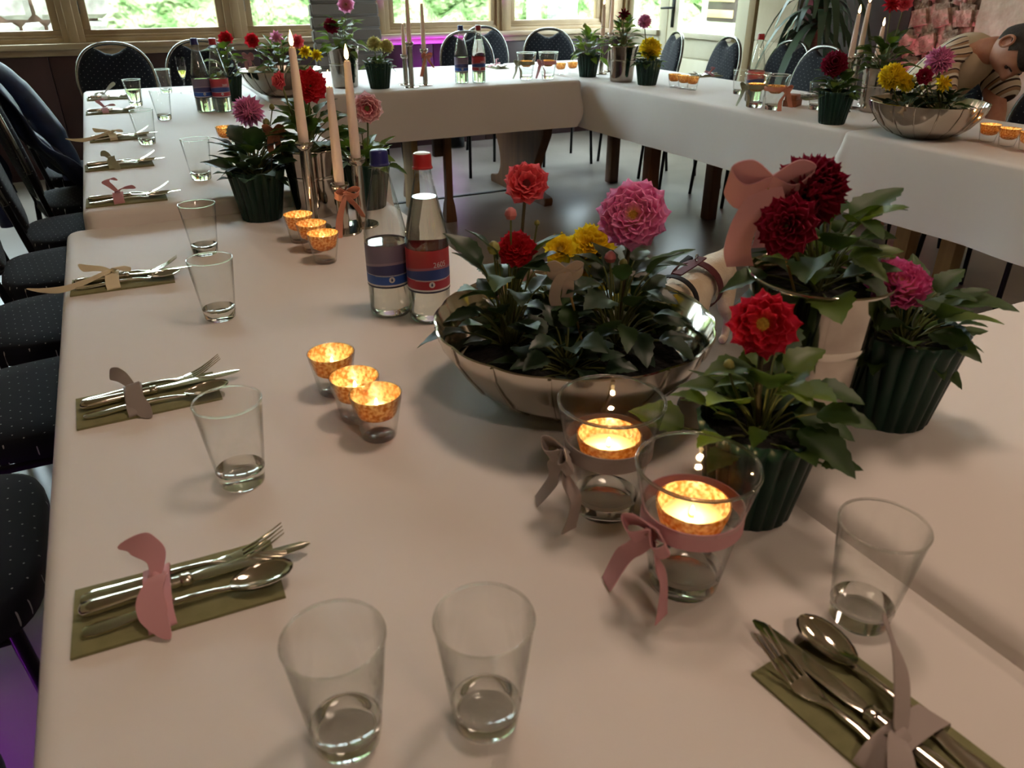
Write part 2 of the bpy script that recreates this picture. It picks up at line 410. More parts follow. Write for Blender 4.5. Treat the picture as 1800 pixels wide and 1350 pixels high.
for n, (a, b) in enumerate(PANES):
    wn = sroot('window_%d' % (n + 1))
    y0, y1 = WALLY + .02, WALLY + .075
    z0, z1 = .98, 2.60
    obj('bottom_rail', boxes([(a - .05, b + .05, y0, y1, .93, z0), (a - .05, b + .05, y0 - .012, y1, .93, .948)], .005), M['frame'], wn)
    obj('top_rail', boxes([(a - .05, b + .05, y0, y1, z1, 2.66)], .005), M['frame'], wn)
    for s, e in ((a - .05, a), (b, b + .05)):
        obj('stile', boxes([(s, e, y0, y1, z0, z1)], .005), M['frame'], wn)
    obj('pane', boxes([(a - .004, b + .004, y0 + .022, y0 + .027, z0 - .004, z1 + .004)], 0), M['pane'], wn)
    for z in (1.12, 1.9):
        obj('hinge', lathe([(0, -.04), (.008, -.04), (.008, .04), (0, .04)], 10), M['iron'], wn, loc=(a - .052, WALLY + .012, z))
# right wall with the double glazed door
wr = sroot('wall_right')
obj('boarded_panel', boxes([(XR, XR + .12, 4.36, 4.74, 0, ZC), (XR - .006, XR, 4.36, 4.74, .0, .885), (XR - .006, XR, 4.36, 4.74, .893, 1.9)], .003), M['plaster'], wr)
obj('dark_gap', boxes([(XR + .03, XR + .12, 4.735, 4.77, 0, 2.3)], 0), M['trimdark'], wr)
obj('boarding', boxes([(XR, XR + .12, 3.45, 4.36, 0, ZC)], 0), M['brownwall'], wr)
obj('mortar_bed', boxes([(XR + .03, XR + .14, 3.02, 3.45, 0, ZC)], 0), M['mortar'], wr)
obj('plaster_face', boxes([(XR, XR + .12, YF, 3.02, 0, ZC)], 0), M['plaster_rough'], wr)
obj('head_panel', boxes([(XR, XR + .12, 4.74, WALLY + .14, 2.3, ZC)], 0), M['plaster'], wr)
obj('door_post', boxes([(XR - .01, XR + .14, 4.77, 4.84, 0, 2.3), (XR - .01, XR + .14, 6.46, 6.5, 0, 2.3)], .004), M['jamb'], wr)
rs = random.Random(5)
for iz in range(12):
    for iy in range(3):
        y = 3.03 + iy * .145 + (iz % 2) * .05; z = .25 + iz * .14
        bm = bmesh.new(); bmesh.ops.create_cube(bm, size=2); bmesh.ops.bevel(bm, geom=bm.edges[:], offset=.45, segments=2, affect='EDGES')
        for v in bm.verts: v.co *= 1 + rs.uniform(-.16, .16)
        bmesh.ops.rotate(bm, verts=bm.verts, matrix=Matrix.Rotation(rs.uniform(-.4, .4), 3, 'X'))
        bmesh.ops.scale(bm, vec=(.05, .078 + rs.uniform(0, .016), .070 + rs.uniform(0, .014)), verts=bm.verts)
        obj('stone', bmdone(bm, True, 25), M['stone'], wr, loc=(XR + .035, y + .06, z))
for n, (ya, yb, gl0, gl1, hand) in enumerate(((5.87, 6.46, 5.98, 6.38, False), (4.84, 5.86, 5.01, 5.72, True))):
    dr = sroot('door_%d' % (n + 1))
    x0, x1 = XR + .03, XR + .075
    zg = .905
    obj('stile', boxes([(x0, x1, ya, gl0, .02, 2.28)], .005), M['door'], dr)
    obj('stile', boxes([(x0, x1, gl1, yb, .02, 2.28)], .005), M['door'], dr)
    obj('bottom_panel', boxes([(x0, x1, gl0, gl1, .02, .70), (x0 + .008, x1, gl0, gl1, .70, .71), (x0, x1, gl0, gl1, .71, .86)], .004), M['door'], dr)
    obj('glazing_ledge', boxes([(x0 - .03, x1, gl0 - .01, gl1 + .01, .86, zg)], .005), M['door'], dr)
    obj('top_rail', boxes([(x0, x1, gl0, gl1, 2.18, 2.28)], .005), M['door'], dr)
    obj('pane', boxes([(x0 + .02, x0 + .025, gl0 - .004, gl1 + .004, zg, 2.19)], 0), M['pane'], dr)
    if hand:
        hp = obj('handle_plate', boxes([(x0 - .008, x0 + .002, 5.775, 5.81, .93, 1.16)], .003), M['iron'], dr)
        obj('lever', tube([(x0 - .005, 5.792, 1.08), (x0 - .05, 5.792, 1.08), (x0 - .055, 5.82, 1.08), (x0 - .05, 5.9, 1.075)], .009, 10), M['iron'], hp)
# left and front walls close the room
struct('wall_left', boxes([(XL - .1, XL, YF, WALLY + .14, 0, ZC)], 0), M['plaster'])
struct('wall_front', boxes([(XL, XR, YF - .1, YF, 0, ZC)], 0), M['plaster'])
struct('baseboard_left', boxes([(XL, XL + .02, YF, WALLY, 0, .9)], .004), M['wainscot'])
# ceiling lamps whose light is set above
lampsh = lathe([(0, .085), (.05, .085), (.24, .06), (.245, .0), (.235, 0), (.225, .03), (0, .03)], 32)
lampdif = lathe([(0, .03), (.222, .03), (.222, .02), (0, .012)], 32)
M['lampglow'] = emat('lamp_diffuser', (1, .74, .5, 1), 4)
for i, (x, y, lb) in enumerate(((.9, .9, 'over the near table'), (.3, -1.3, 'by the front wall'), (2.8, .3, 'over the front right table'), (3.4, 3.4, 'over the right hand table'), (.6, 3.4, 'over the left hand table'), (2.4, 4.9, 'over the head table'))):
    t = thing('ceiling_lamp', 'round white ceiling lamp ' + lb, 'lamp', (x, y, ZC - .085), 0, 'ceiling lamps')
    obj('rim', lampsh, M['door'], t); obj('diffuser', lampdif, M['lampglow'], t, loc=(0, 0, .02))
# coloured floor uplights
M['violet'] = emat('violet_led_lens', (.42, .03, 1, 1), 30)
M['pinkled'] = emat('pink_led_lens', (1, .25, .35, 1), 20)
upcan = lathe([(0, 0), (.06, 0), (.065, .01), (.065, .13), (.058, .14), (.056, .125), (0, .125)], 24)
uplens = lathe([(0, .126), (.054, .126), (.05, .132), (0, .135)], 24)
def uplight(label, loc, rot, col, power, lensm):
    t = thing('led_uplight', label, 'spotlight', loc, 0, 'led uplights')
    t.rotation_euler = rot
    obj('housing', upcan, M['chairframe'], t); obj('lens', uplens, lensm, t)
    l = bpy.data.lights.new('led_uplight_beam', 'SPOT'); l.energy = power; l.color = col; l.spot_size = R(95); l.spot_blend = .6; l.shadow_soft_size = .04
    o = bpy.data.objects.new('led_uplight_beam', l); COL.objects.link(o); o.parent = t; o.location = (0, 0, .15); o.rotation_euler = (PI, 0, 0)
uplight('small black led uplight throwing violet light on the wall under the windows', (2.62, 6.30, 0), (R(-12), 0, 0), (.42, .02, 1), 220, M['violet'])
uplight('small black led uplight throwing violet light beside the left chairs', (-1.2, 1.0, .35), (0, R(128), 0), (.45, .03, 1), 30, M['violet'])
uplight('small black led uplight throwing pink light on the stone wall', (4.05, 3.2, 0), (0, R(12), 0), (1, .25, .38), 26, M['pinkled'])

# ------------------------------------------------------------------ outside the windows
M['grass'] = mat('sunlit_grass', rgb(84, 108, 34), .9, noise=(3, 6), col2=rgb(116, 124, 44))
M['hedge'] = mat('sunlit_foliage', rgb(66, 94, 40), .9, noise=(4, 6), col2=rgb(150, 164, 118), bump=(6, 1, .3))
M['path'] = mat('pale_gravel_path', rgb(130, 126, 96), .95, noise=(20, 4), col2=rgb(112, 112, 80))
M['whitepaint'] = mat('white_paint', rgb(170, 168, 158), .6)
tag(obj('lawn', boxes([(-14, 22, WALLY + .14, 26, -.35, -.26)], 0), M['grass']), 'bright green lawn outside the windows', 'lawn')
tag(obj('gravel_path', boxes([(-10, 20, 8.1, 9.0, -.25, -.23)], 0), M['path']), 'pale gravel path outside the windows', 'path')
def hedge(label, x0, x1, y, h, seed):
    rr = random.Random(seed); vs, fs = [], []; nx, nz = int((x1 - x0) / .35), 12
    for j in range(nz + 1):
        for i in range(nx + 1):
            t = j / nz
            vs.append((x0 + (x1 - x0) * i / nx, y + 2.2 * t * t + rr.uniform(-.25, .25), -.3 + h * math.sin(t * PI / 2) + rr.uniform(-.2, .2)))
    for j in range(nz):
        for i in range(nx):
            a = j * (nx + 1) + i; fs.append((a, a + 1, a + nx + 2, a + nx + 1))
    o = tag(obj('hedge', mesh(vs, fs, sharp=30), M['hedge']), label, 'hedge'); o['kind'] = 'stuff'
hedge('leafy green bank rising beyond the garden path', -6, 22, 10.2, 3.4, 3)
gw = thing('garden_wall', 'pale dry stone garden wall outside the leftmost window', 'wall', (0, 0, 0))
obj('core', boxes([(-4.2, .05, 9.15, 9.35, -.25, 1.75)], .0), M['mortar'], gw)
rs = random.Random(8)
for iz in range(8):
    x = -4.2
    while x < 0:
        wd = rs.uniform(.2, .34)
        bm = bmesh.new(); bmesh.ops.create_cube(bm, size=1)
        bmesh.ops.bevel(bm, geom=bm.edges[:], offset=.18, segments=1, affect='EDGES')
        for v in bm.verts: v.co *= 1 + rs.uniform(-.06, .06)
        bmesh.ops.scale(bm, vec=(wd - .03, .16, .215), verts=bm.verts)
        obj('stone', bmdone(bm, True, 25), M['whitestone'], gw, loc=(x + wd / 2, 9.13, -.13 + iz * .24)); x += wd
fn = thing('garden_rail', 'white horizontal garden rail on posts outside', 'fence', (0, 7.9, -.25))
obj('rail', boxes([(-6, 11, -.02, .02, .92, .98)], .005), M['whitepaint'], fn)
for x in (-4, -1.5, 1.0, 3.35, 6.2, 8.8):
    obj('post', boxes([(x - .035, x + .035, -.035, .035, 0, .98)], .005), M['whitepaint'], fn)
tag(obj('garden_post', boxes([(4.78, 4.92, 9.05, 9.17, -.25, 1.6)], .01), M['whitepaint']), 'single white garden post outside the rightmost window', 'post')
ax = thing('annex', 'white outbuilding wall with a small slatted window outside the door', 'building', (0, 0, 0))
obj('wall', boxes([(6.3, 6.4, 6.75, 7.72, -.25, 2.6)], .01), M['whitepaint'], ax)
wf = obj('window', boxes([(6.27, 6.31, 7.12, 7.58, .88, 1.9)], .005), M['brownwall'], ax)
for k in range(5): obj('slat', boxes([(6.25, 6.272, 7.14, 7.56, .92 + k * .16, 1.0 + k * .16)], .003), M['jamb'], wf)

# ------------------------------------------------------------------ tables and cloths
def cloth_mesh(x0, x1, y0, y1, z, drops, seed, amp=.010, cr=.035, flare=.03):
    rr = random.Random(seed); L, Rr, N, F = drops
    per = []
    def side(p, q, nrm, d):
        n = max(2, int((Vector(q) - Vector(p)).length / .03))
        for k in range(n): per.append((Vector(p).lerp(Vector(q), k / n), Vector(nrm), d, 0))
    def corner(c, a0, d0, d1):
        for k in range(8):
            t = k / 8; a = a0 + t * PI / 2; n = Vector((math.cos(a), math.sin(a), 0))
            per.append((Vector(c) + n * cr, n, d0 + (d1 - d0) * t, math.sin(t * PI)))
    side((x0 + cr, y0, 0), (x1 - cr, y0, 0), (0, -1, 0), N); corner((x1 - cr, y0 + cr, 0), -PI / 2, N, Rr)
    side((x1, y0 + cr, 0), (x1, y1 - cr, 0), (1, 0, 0), Rr); corner((x1 - cr, y1 - cr, 0), 0, Rr, F)
    side((x1 - cr, y1, 0), (x0 + cr, y1, 0), (0, 1, 0), F); corner((x0 + cr, y1 - cr, 0), PI / 2, F, L)
    side((x0, y1 - cr, 0), (x0, y0 + cr, 0), (-1, 0, 0), L); corner((x0 + cr, y0 + cr, 0), PI, L, N)
    n = len(per); ph = [rr.uniform(0, 6.28) for _ in range(4)]; lam = [rr.uniform(.25, .4), rr.uniform(.5, .8), rr.uniform(.9, 1.5)]
    prof = [(-.026, 0), (-.016, -.0006), (-.009, -.003), (-.0035, -.0075), (-.0005, -.014)]
    vs, fs = [], []; rings = 0; s = 0
    sacc = []
    for i in range(n):
        sacc.append(s); s += (per[(i + 1) % n][0] - per[i][0]).length
    for off, dz in prof:
        for p, nm, d, c in per:
            q = p + nm * off; vs.append((q.x, q.y, z + dz))
        rings += 1
    for fr in (.12, .25, .4, .55, .7, .85, 1.0):
        for i, (p, nm, d, c) in enumerate(per):
            wv = sum(math.sin(2 * PI * sacc[i] / l + ph[k]) / (k + 1) for k, l in enumerate(reversed(lam)))
            depth = fr * (d - .014); k = min(1, d / .25)
            o_ = (amp * wv * fr + flare * c * fr * fr) * k + .004 * fr
            q = p + nm * o_; vs.append((q.x, q.y, z - .014 - depth - (.012 * c * fr * k)))
        rings += 1
    for r_ in range(rings - 1):
        for i in range(n):
            j = (i + 1) % n; fs.append((r_ * n + j, r_ * n + i, (r_ + 1) * n + i, (r_ + 1) * n + j))
    fs.append(tuple(range(n)))
    return mesh(vs, fs, sharp=60)
def table(name, label, x0, x1, y0, y1, z, legs, legm, lw=.06, apron=True):
    t = thing(name, label, 'table', ((x0 + x1) / 2, (y0 + y1) / 2, 0))
    cx, cyy = (x0 + x1) / 2, (y0 + y1) / 2
    e = .012
    obj('tabletop', boxes([(x0 - cx + e, x1 - cx - e, y0 - cyy + e, y1 - cyy - e, z - .035, z - .003)], .006), M['wood_mid'], t)
    for x, y in legs:
        obj('leg', boxes([(x - cx - lw / 2, x - cx + lw / 2, y - cyy - lw / 2, y - cyy + lw / 2, 0, z - .035)], .006), legm, t)
    if apron:
        xs = sorted(set(x for x, y in legs)); ys = sorted(set(y for x, y in legs))
        for x in (xs[0], xs[-1]): obj('apron', boxes([(x - cx - .012, x - cx + .012, ys[0] - cyy + lw / 2, ys[-1] - cyy - lw / 2, z - .13, z - .035)], .003), legm, t)
    return t
def cloth(label, *a, **k):
    c = tag(obj('tablecloth', cloth_mesh(*a, **k), M['cloth']), label, 'tablecloth', 'white tablecloths')
table('dining_table', 'wooden table carrying the nearest left place settings', -.164, .615, -.55, 2.085, T1, [(-.08, -.42), (.53, -.42), (-.08, 2.02), (.53, 2.02)], M['wood_mid'])
cloth('white cloth on the near left table under the big silver bowl and water bottles', -.168, .640, -.555, 2.118, T1, (.26, .015, .26, .015), 1)
table('dining_table', 'wooden table along the left with the far place settings', -.12, .67, 2.125, 4.73, T2, [(.24, 2.3), (.58, 2.3), (.24, 4.6), (.58, 4.6)], M['wood_mid'])
cloth('white cloth on the far left table reaching towards the head table', -.124, .672, 2.100, 4.735, T2, (.27, .27, .041, .24), 2, flare=.07)
table('dining_table', 'wooden table at the front right under the magenta potted dahlia', .648, 2.2, -.55, .742, T3, [(.75, -.42), (2.1, -.42), (.75, .62), (2.1, .62)], M['wood_mid'])
cloth('white cloth on the front right table beside the seam', .620, 2.2, -.555, .745, T3, (.030, .2, .26, .27), 3)
table('dining_table', 'long wooden table on the right nearest the glazed door', 2.47, 3.23, 2.13, 5.125, T2, [(3.1, 3.53), (3.1, 4.6), (2.62, 3.5), (2.62, 4.9)], M['wood_mid'], .07, False)
cloth('white cloth on the long right hand table by the glazed door', 2.474, 3.235, 2.096, 5.13, T2, (.265, .27, .03, .2), 4, amp=.006)
table('dining_table', 'wooden table on the right under the second silver bowl', 2.455, 3.22, .2, 2.09, T2, [(2.93, 1.86), (2.86, 2.02), (2.6, .3), (3.1, .3)], M['wood_pale'], .07, False)
cloth('white cloth with a folded corner under the right hand silver bowl', 2.450, 3.225, .2, 2.108, T2 + .002, (.285, .28, .2, .04), 5, amp=.012, flare=.05)
# the head table: carved wooden table with a curved end panel and a scalloped apron
hx0, hx1, hy0, hy1 = .69, 2.452, 4.0, 5.13
t = thing('head_table', 'dark carved wooden head table with curved end panel and scalloped apron', 'table', (0, 0, 0))
obj('tabletop', boxes([(hx0 + .01, hx1 - .01, hy0 + .012, hy1 - .012, T2 - .04, T2 - .003)], .006), M['wood_dark'], t)
def edgey(s):   # half outline of the end panel: (y offset, z)
    return [(.40, 0), (.40, .05), (.30, .07), (.25, .14), (.26, .24), (.33, .36), (.38, .46), (.33, .56), (.36, .62), (.42, .68), (.42, T2 - .04)]
left = [(4.62 - a, b) for a, b in edgey(0)]; rightp = [(4.62 + a, b) for a, b in reversed(edgey(0))]
def smooth2(pl):
    c = catmull([(a, b, 0) for a, b in pl], 4); return [(v.x, v.y) for v in c]
obj('end_panel', extrude_poly(smooth2(left) + smooth2(rightp), 2.34, 2.40, 'X', .004), M['wood_mid'], t)
ap = [(1.70, T2 - .04)]
nst = 48
ap += [(1.70 + (2.34 - 1.70) * k / nst, .50 - .035 * abs(math.sin(PI * k / nst * 3)) + .07 * (k / nst) - (.02 if k in (0, nst) else 0)) for k in range(nst + 1)]
ap += [(2.34, T2 - .04)]
obj('apron', extrude_poly(ap, 4.215, 4.24, 'Y', .002), M['wood_dark'], t)
for x, y, m_ in ((1.675, 4.19, 'wood_mid'), (1.66, 4.85, 'wood_mid'), (.85, 4.19, 'wood_mid'), (.85, 4.85, 'wood_mid')):
    pf = [(.038, 0), (.038, .02), (.03, .10), (.022, .14), (.022, .5), (.03, .52), (.03, T2 - .04)]
    obj('leg', lathe([(0, 0)] + [(r * 1.25, z) for r, z in pf] + [(0, T2 - .04)], 4, sharp=20), M[m_], t, loc=(x, y, 0), rot=(0, 0, PI / 4))
obj('side_board', boxes([(1.55, 1.59, 4.45, 4.62, 0, T2 - .04)], .004), M['wood_pale'], t)
obj('drawer_front', boxes([(1.60, 1.66, 4.2, 4.24, .38, T2 - .04)], .004), M['wood_dark'], t)
cloth('white cloth on the head table in front of the windows', hx0 - .004, hx1 + .004, hy0, hy1 + .004, T2, (.16, .05, .255, .22), 6, amp=.004)

# ------------------------------------------------------------------ banquet chairs
def outline(hw, zc, hh, n=48, e=2.4):
    o = []
    for k in range(n):
        a = 2 * PI * k / n; c, s = math.cos(a), math.sin(a)
        x = hw * math.copysign(abs(c) ** (2 / e), c); z = zc + hh * math.copysign(abs(s) ** (2 / e), s)
        if s < 0: x *= 1 - .12 * abs(s)
        o.append((x, z))
    return o
def backy(z): return -.205 - (z - .46) * .2
def pad(outl, th, dy=0.0, puff=.012):
    n = len(outl); cx = sum(p[0] for p in outl) / n; cz = sum(p[1] for p in outl) / n
    vs, fs = [], []
    rings = [(.86, th / 2 + puff * .9), (.95, th / 2 + puff * .5), (1, th / 2 - .006), (1, -th / 2 + .006), (.95, -th / 2)]
    vs.append((cx, backy(cz) + dy + th / 2 + puff, cz))
    for s, y in rings:
        for x, z in outl:
            X, Z = cx + (x - cx) * s, cz + (z - cz) * s; vs.append((X, backy(Z) + dy + y, Z))
    vs.append((cx, backy(cz) + dy - th / 2, cz))
    for k in range(n):
        j = (k + 1) % n; fs.append((0, 1 + k, 1 + j)); fs.append((len(vs) - 1, 1 + 4 * n + j, 1 + 4 * n + k))
        for r_ in range(4): fs.append((1 + r_ * n + k, 1 + (r_ + 1) * n + k, 1 + (r_ + 1) * n + j, 1 + r_ * n + j))
    return mesh(vs, fs, sharp=50)
def make_chair(label):
    t = thing('banquet_chair', label, 'chair', (0, 0, 0), 0, 'black dotted banquet chairs')
    # seat
    n = 44; so_ = []
    for k in range(n):
        a = 2 * PI * k / n; c, s = math.cos(a), math.sin(a)
        x = .225 * math.copysign(abs(c) ** (2 / 4.0), c); y = .215 * math.copysign(abs(s) ** (2 / 4.0), s)
        so_.append((x * (1 + .10 * y / .215 - .06), y))
    prof = [(.90, .0), (.99, .006), (1.0, .02), (1.0, .035), (.985, .048), (.93, .055), (.6, .06)]
    vs, fs = [], []
    for s, z in prof:
        for x, y in so_: vs.append((x * s, y * s, .42 + z))
    for r_ in range(len(prof) - 1):
        for k in range(n):
            j = (k + 1) % n; fs.append((r_ * n + k, r_ * n + j, (r_ + 1) * n + j, (r_ + 1) * n + k))
    fs.append(tuple(reversed(range(n)))); fs.append(tuple((len(prof) - 1) * n + k for k in range(n)))
    obj('seat', mesh(vs, fs, sharp=50), M['fab_seat'], t)
    # backrest pad with a hand slot left open under the top rail
    ol = outline(.208, .715, .225)
    pd = []
    for x, z in ol:
        pd.append((x, z - (.052 * max(0, 1 - (x / .085) ** 2) if z > .8 else 0)))
    obj('backrest', pad(pd, .034), M['fab_back'], t)
    rim = outline(.215, .718, .232)
    ring = [Vector((x, backy(z), z)) for x, z in rim]
    vs, fs = tube_data(ring + [ring[0]], .0105, 8, False)
    obj('back_frame', mesh(vs, fs, sharp=60), M['chairrim'], t)
    for s in (-1, 1):
        obj('leg', tube([(s * .185, .17, .425), (s * .20, .20, 0)], .011, 10), M['chairframe'], t)
        obj('leg', tube([(s * .20, backy(.62), .62), (s * .19, -.20, .43), (s * .205, -.245, .0)], .011, 10), M['chairframe'], t)
    obj('seat_frame', tube([(-.185, .17, .41), (.185, .17, .41), (.19, -.2, .41), (-.19, -.2, .41), (-.185, .17, .41)], .010, 8), M['chairframe'], t)
    return t
CH0 = make_chair('black dotted banquet chair under the window, leftmost behind the far left table')
CHS = [
    # label, x, y, rz (0 faces +Y)
    (None, .06, 5.22, PI),
    ('black dotted banquet chair behind the two far left water bottles', .56, 5.25, PI),
    ('black dotted banquet chair in front of the violet lit wall', 2.44, 5.36, PI),
    ('black dotted banquet chair set back under the window behind the head table bottles', 2.87, 5.92, PI + .1),
    ('black dotted banquet chair behind the pair of water candle glasses on the head table', 3.13, 5.42, PI - .15),
    ('black dotted banquet chair by the door leaf, behind the yellow potted flower', 3.52, 5.0, PI / 2 - .35),
    ('black dotted banquet chair before the wide door, behind three votive glasses', 3.48, 4.36, PI / 2 - .25),
    ('black dotted banquet chair half hidden by the single red capped bottle', 3.56, 3.85, PI / 2 - .15),
    ('black dotted banquet chair at the right table below the yucca leaves', 3.40, 3.42, PI / 2 - .1),
    ('black banquet chair under the bending man', 3.60, 2.72, PI / 2),
    ('black dotted banquet chair at the right edge in front of the bending man', 3.21, 1.88, PI / 2 + .05),
    ('black dotted banquet chair with the blue jacket over its back', -.15, 3.72, -PI / 2 + .2),
    ('black dotted banquet chair next to the jacket chair, towards the camera', -.17, 3.20, -PI / 2 + .1),
    ('black dotted banquet chair level with the step between the two left tables', -.21, 2.74, -PI / 2 + .06),
    ('black dotted banquet chair beside the cream ribboned third place setting', -.225, 2.26, -PI / 2 + .03),
    ('black dotted banquet chair beside the grey ribboned second place setting', -.24, 1.77, -PI / 2),
    ('black dotted banquet chair pulled back beside the pink ribboned nearest place setting', -.465, 1.25, -PI / 2),
    ('black dotted banquet chair nearest the camera at the lower left corner', -.50, .66, -PI / 2 - .12),
    ('black dotted banquet chair at the far end of the left table row', -.15, 4.30, -PI / 2 + .1),
]
for lb, x, y, rz in CHS:
    if lb is None:
        CH0.location = (x, y, 0); CH0.rotation_euler = (0, 0, rz)
    else: copy_thing(CH0, lb, (x, y, 0), rz)
# grey channelled high-back chair behind the head table
t = thing('high_back_chair', 'tall grey leather chair with ribbed high back before the window', 'chair', (1.66, 5.75, 0), PI)
for k in range(10):
    z0 = .46 + k * .085
    hw = .255 - .0025 * max(0, k - 6) ** 2
    bm = bmesh.new(); bmesh.ops.create_cube(bm, size=1); bmesh.ops.scale(bm, vec=(hw * 2, .075, .0855), verts=bm.verts)
    bmesh.ops.bevel(bm, geom=bm.edges[:], offset=.010, segments=3, affect='EDGES', clamp_overlap=True)
    obj('back_channel', bmdone(bm, True, 60), M['leather'], t, loc=(0, -.24 - .012 * k, z0 + .04), rot=(R(8), 0, 0))
obj('seat', boxes([(-.25, .25, -.22, .25, .38, .47)], .03, 60), M['leather'], t)
for sx in (-1, 1):
    for sy in (-1, 1): obj('leg', tube([(sx * .2, sy * .18, .39), (sx * .22, sy * .21, 0)], .014, 10), M['chairframe'], t)

# ------------------------------------------------------------------ table ware
def proj(P):
    v = Vector(P) - CAM; d = v.dot(FWD); return 900 + FPX * v.dot(RGT) / d, 675 - FPX * v.dot(UPV) / d
def hgt(base, py):
    lo, hi = 0.0, 1.2
    for _ in range(50):
        m_ = (lo + hi) / 2
        if proj((base[0], base[1], base[2] + m_))[1] > py: lo = m_
        else: hi = m_
    return lo
# --- tumblers
def tumbler_meshes(h=.112, rt=.039, rb=.0265, base=.020):
    def ro(z): return rb + (rt - rb) * z / h
    wall = lathe([(ro(base) - .0014, base + .002), (ro(h) - .0013, h - .0008), (ro(h) - .0006, h), (ro(h), h - .0008), (ro(base), base + .001)], 40, sharp=60)
    bs = lathe([(0, .001), (rb - .006, .0006), (rb - .002, 0), (rb, .0025), (ro(base), base), (ro(base) - .0018, base + .0012), (rb * .62, base - .004), (0, base - .006)], 40, sharp=60)
    return wall, bs, ro
TW, TB, TRO = tumbler_meshes()
def rimring(r, z, th=.0011): return mesh(*tube_data([(r * math.cos(2 * PI * k / 48), r * math.sin(2 * PI * k / 48), z) for k in range(49)], th, 6, False))
TRIM = rimring(.0384, .112)
TWAT = {}
def tumbler(label, pos, water=0):
    t = thing('tumbler', label, 'glass', pos, 0, 'clear tumblers')
    obj('glass_wall', TW, M['glass'], t); obj('thick_base', TB, M['glassbase'], t); obj('rim', TRIM, M['glassbase'], t)
    if water:
        z0, z1 = .0185, water
        TWAT.setdefault(water, lathe([(0, z0 - .0025), (TRO(z0) - .0105, z0 - .001), (TRO(z0) - .0022, z0 + .005), (TRO(z1) - .0022, z1), (0, z1)], 32, sharp=50))
        obj('water', TWAT[water], M['water'], t)
for lb, p, z, wt in (
    ('clear tumbler at the bottom edge below the nearest place setting', (612, 1297), T1, 0),
    ('clear tumbler at the bottom, right of the nearest one', (855, 1262), T1, 0),
    ('clear tumbler right of the candle glasses by the table seam', (1508, 1085), T1, 0),
    ('clear tumbler beside the grey ribboned second place setting', (427, 845), T1, 0),
    ('clear tumbler beside the cream ribboned third place setting', (388, 558), T1, 0),
    ('clear tumbler by the table step, behind the third place setting', (362, 445), T1, 0),
    ('clear tumbler left of the dark green pot with the pink spiky dahlia', (355, 315), T2, 0),
    ('clear tumbler at the sixth place setting on the far left table', (260, 253), T2, 0),
    ('clear tumbler left of the two far left water bottles', (290, 210), T2, 0),
    ('half filled tumbler at the far left table end', (240, 186), T2, .07),
    ('clear tumbler near the champagne flute on the far left table', (293, 163), T2, 0),
    ('small tumbler left of the single red capped bottle on the right table', (1298, 165), T2, 0),
    ('clear tumbler behind the maroon potted flower on the right table', (1432, 192), T2, 0),
): tumbler(lb, at(*p, z), wt)
# --- champagne flute
t = thing('champagne_flute', 'champagne flute with some sparkling wine on the far left table', 'glass', at(327, 163, T2))
obj('foot', lathe([(0, 0), (.028, 0), (.028, .0015), (.006, .005), (.0035, .012), (.0035, .062), (.006, .066), (0, .066)], 28), M['glass'], t)
obj('bowl', lathe([(.004, .066), (.012, .075), (.0215, .105), (.0235, .13), (.0225, .165), (.0217, .165), (.0227, .13), (.0205, .105), (.011, .077), (0, .0685)], 28), M['glass'], t)
M['wine'] = solid_glass('sparkling_wine', rgb(232, 222, 170), 1.33)
obj('wine', lathe([(0, .069), (.0105, .0775), (.020, .105), (.0, .105)], 28), M['wine'], t)
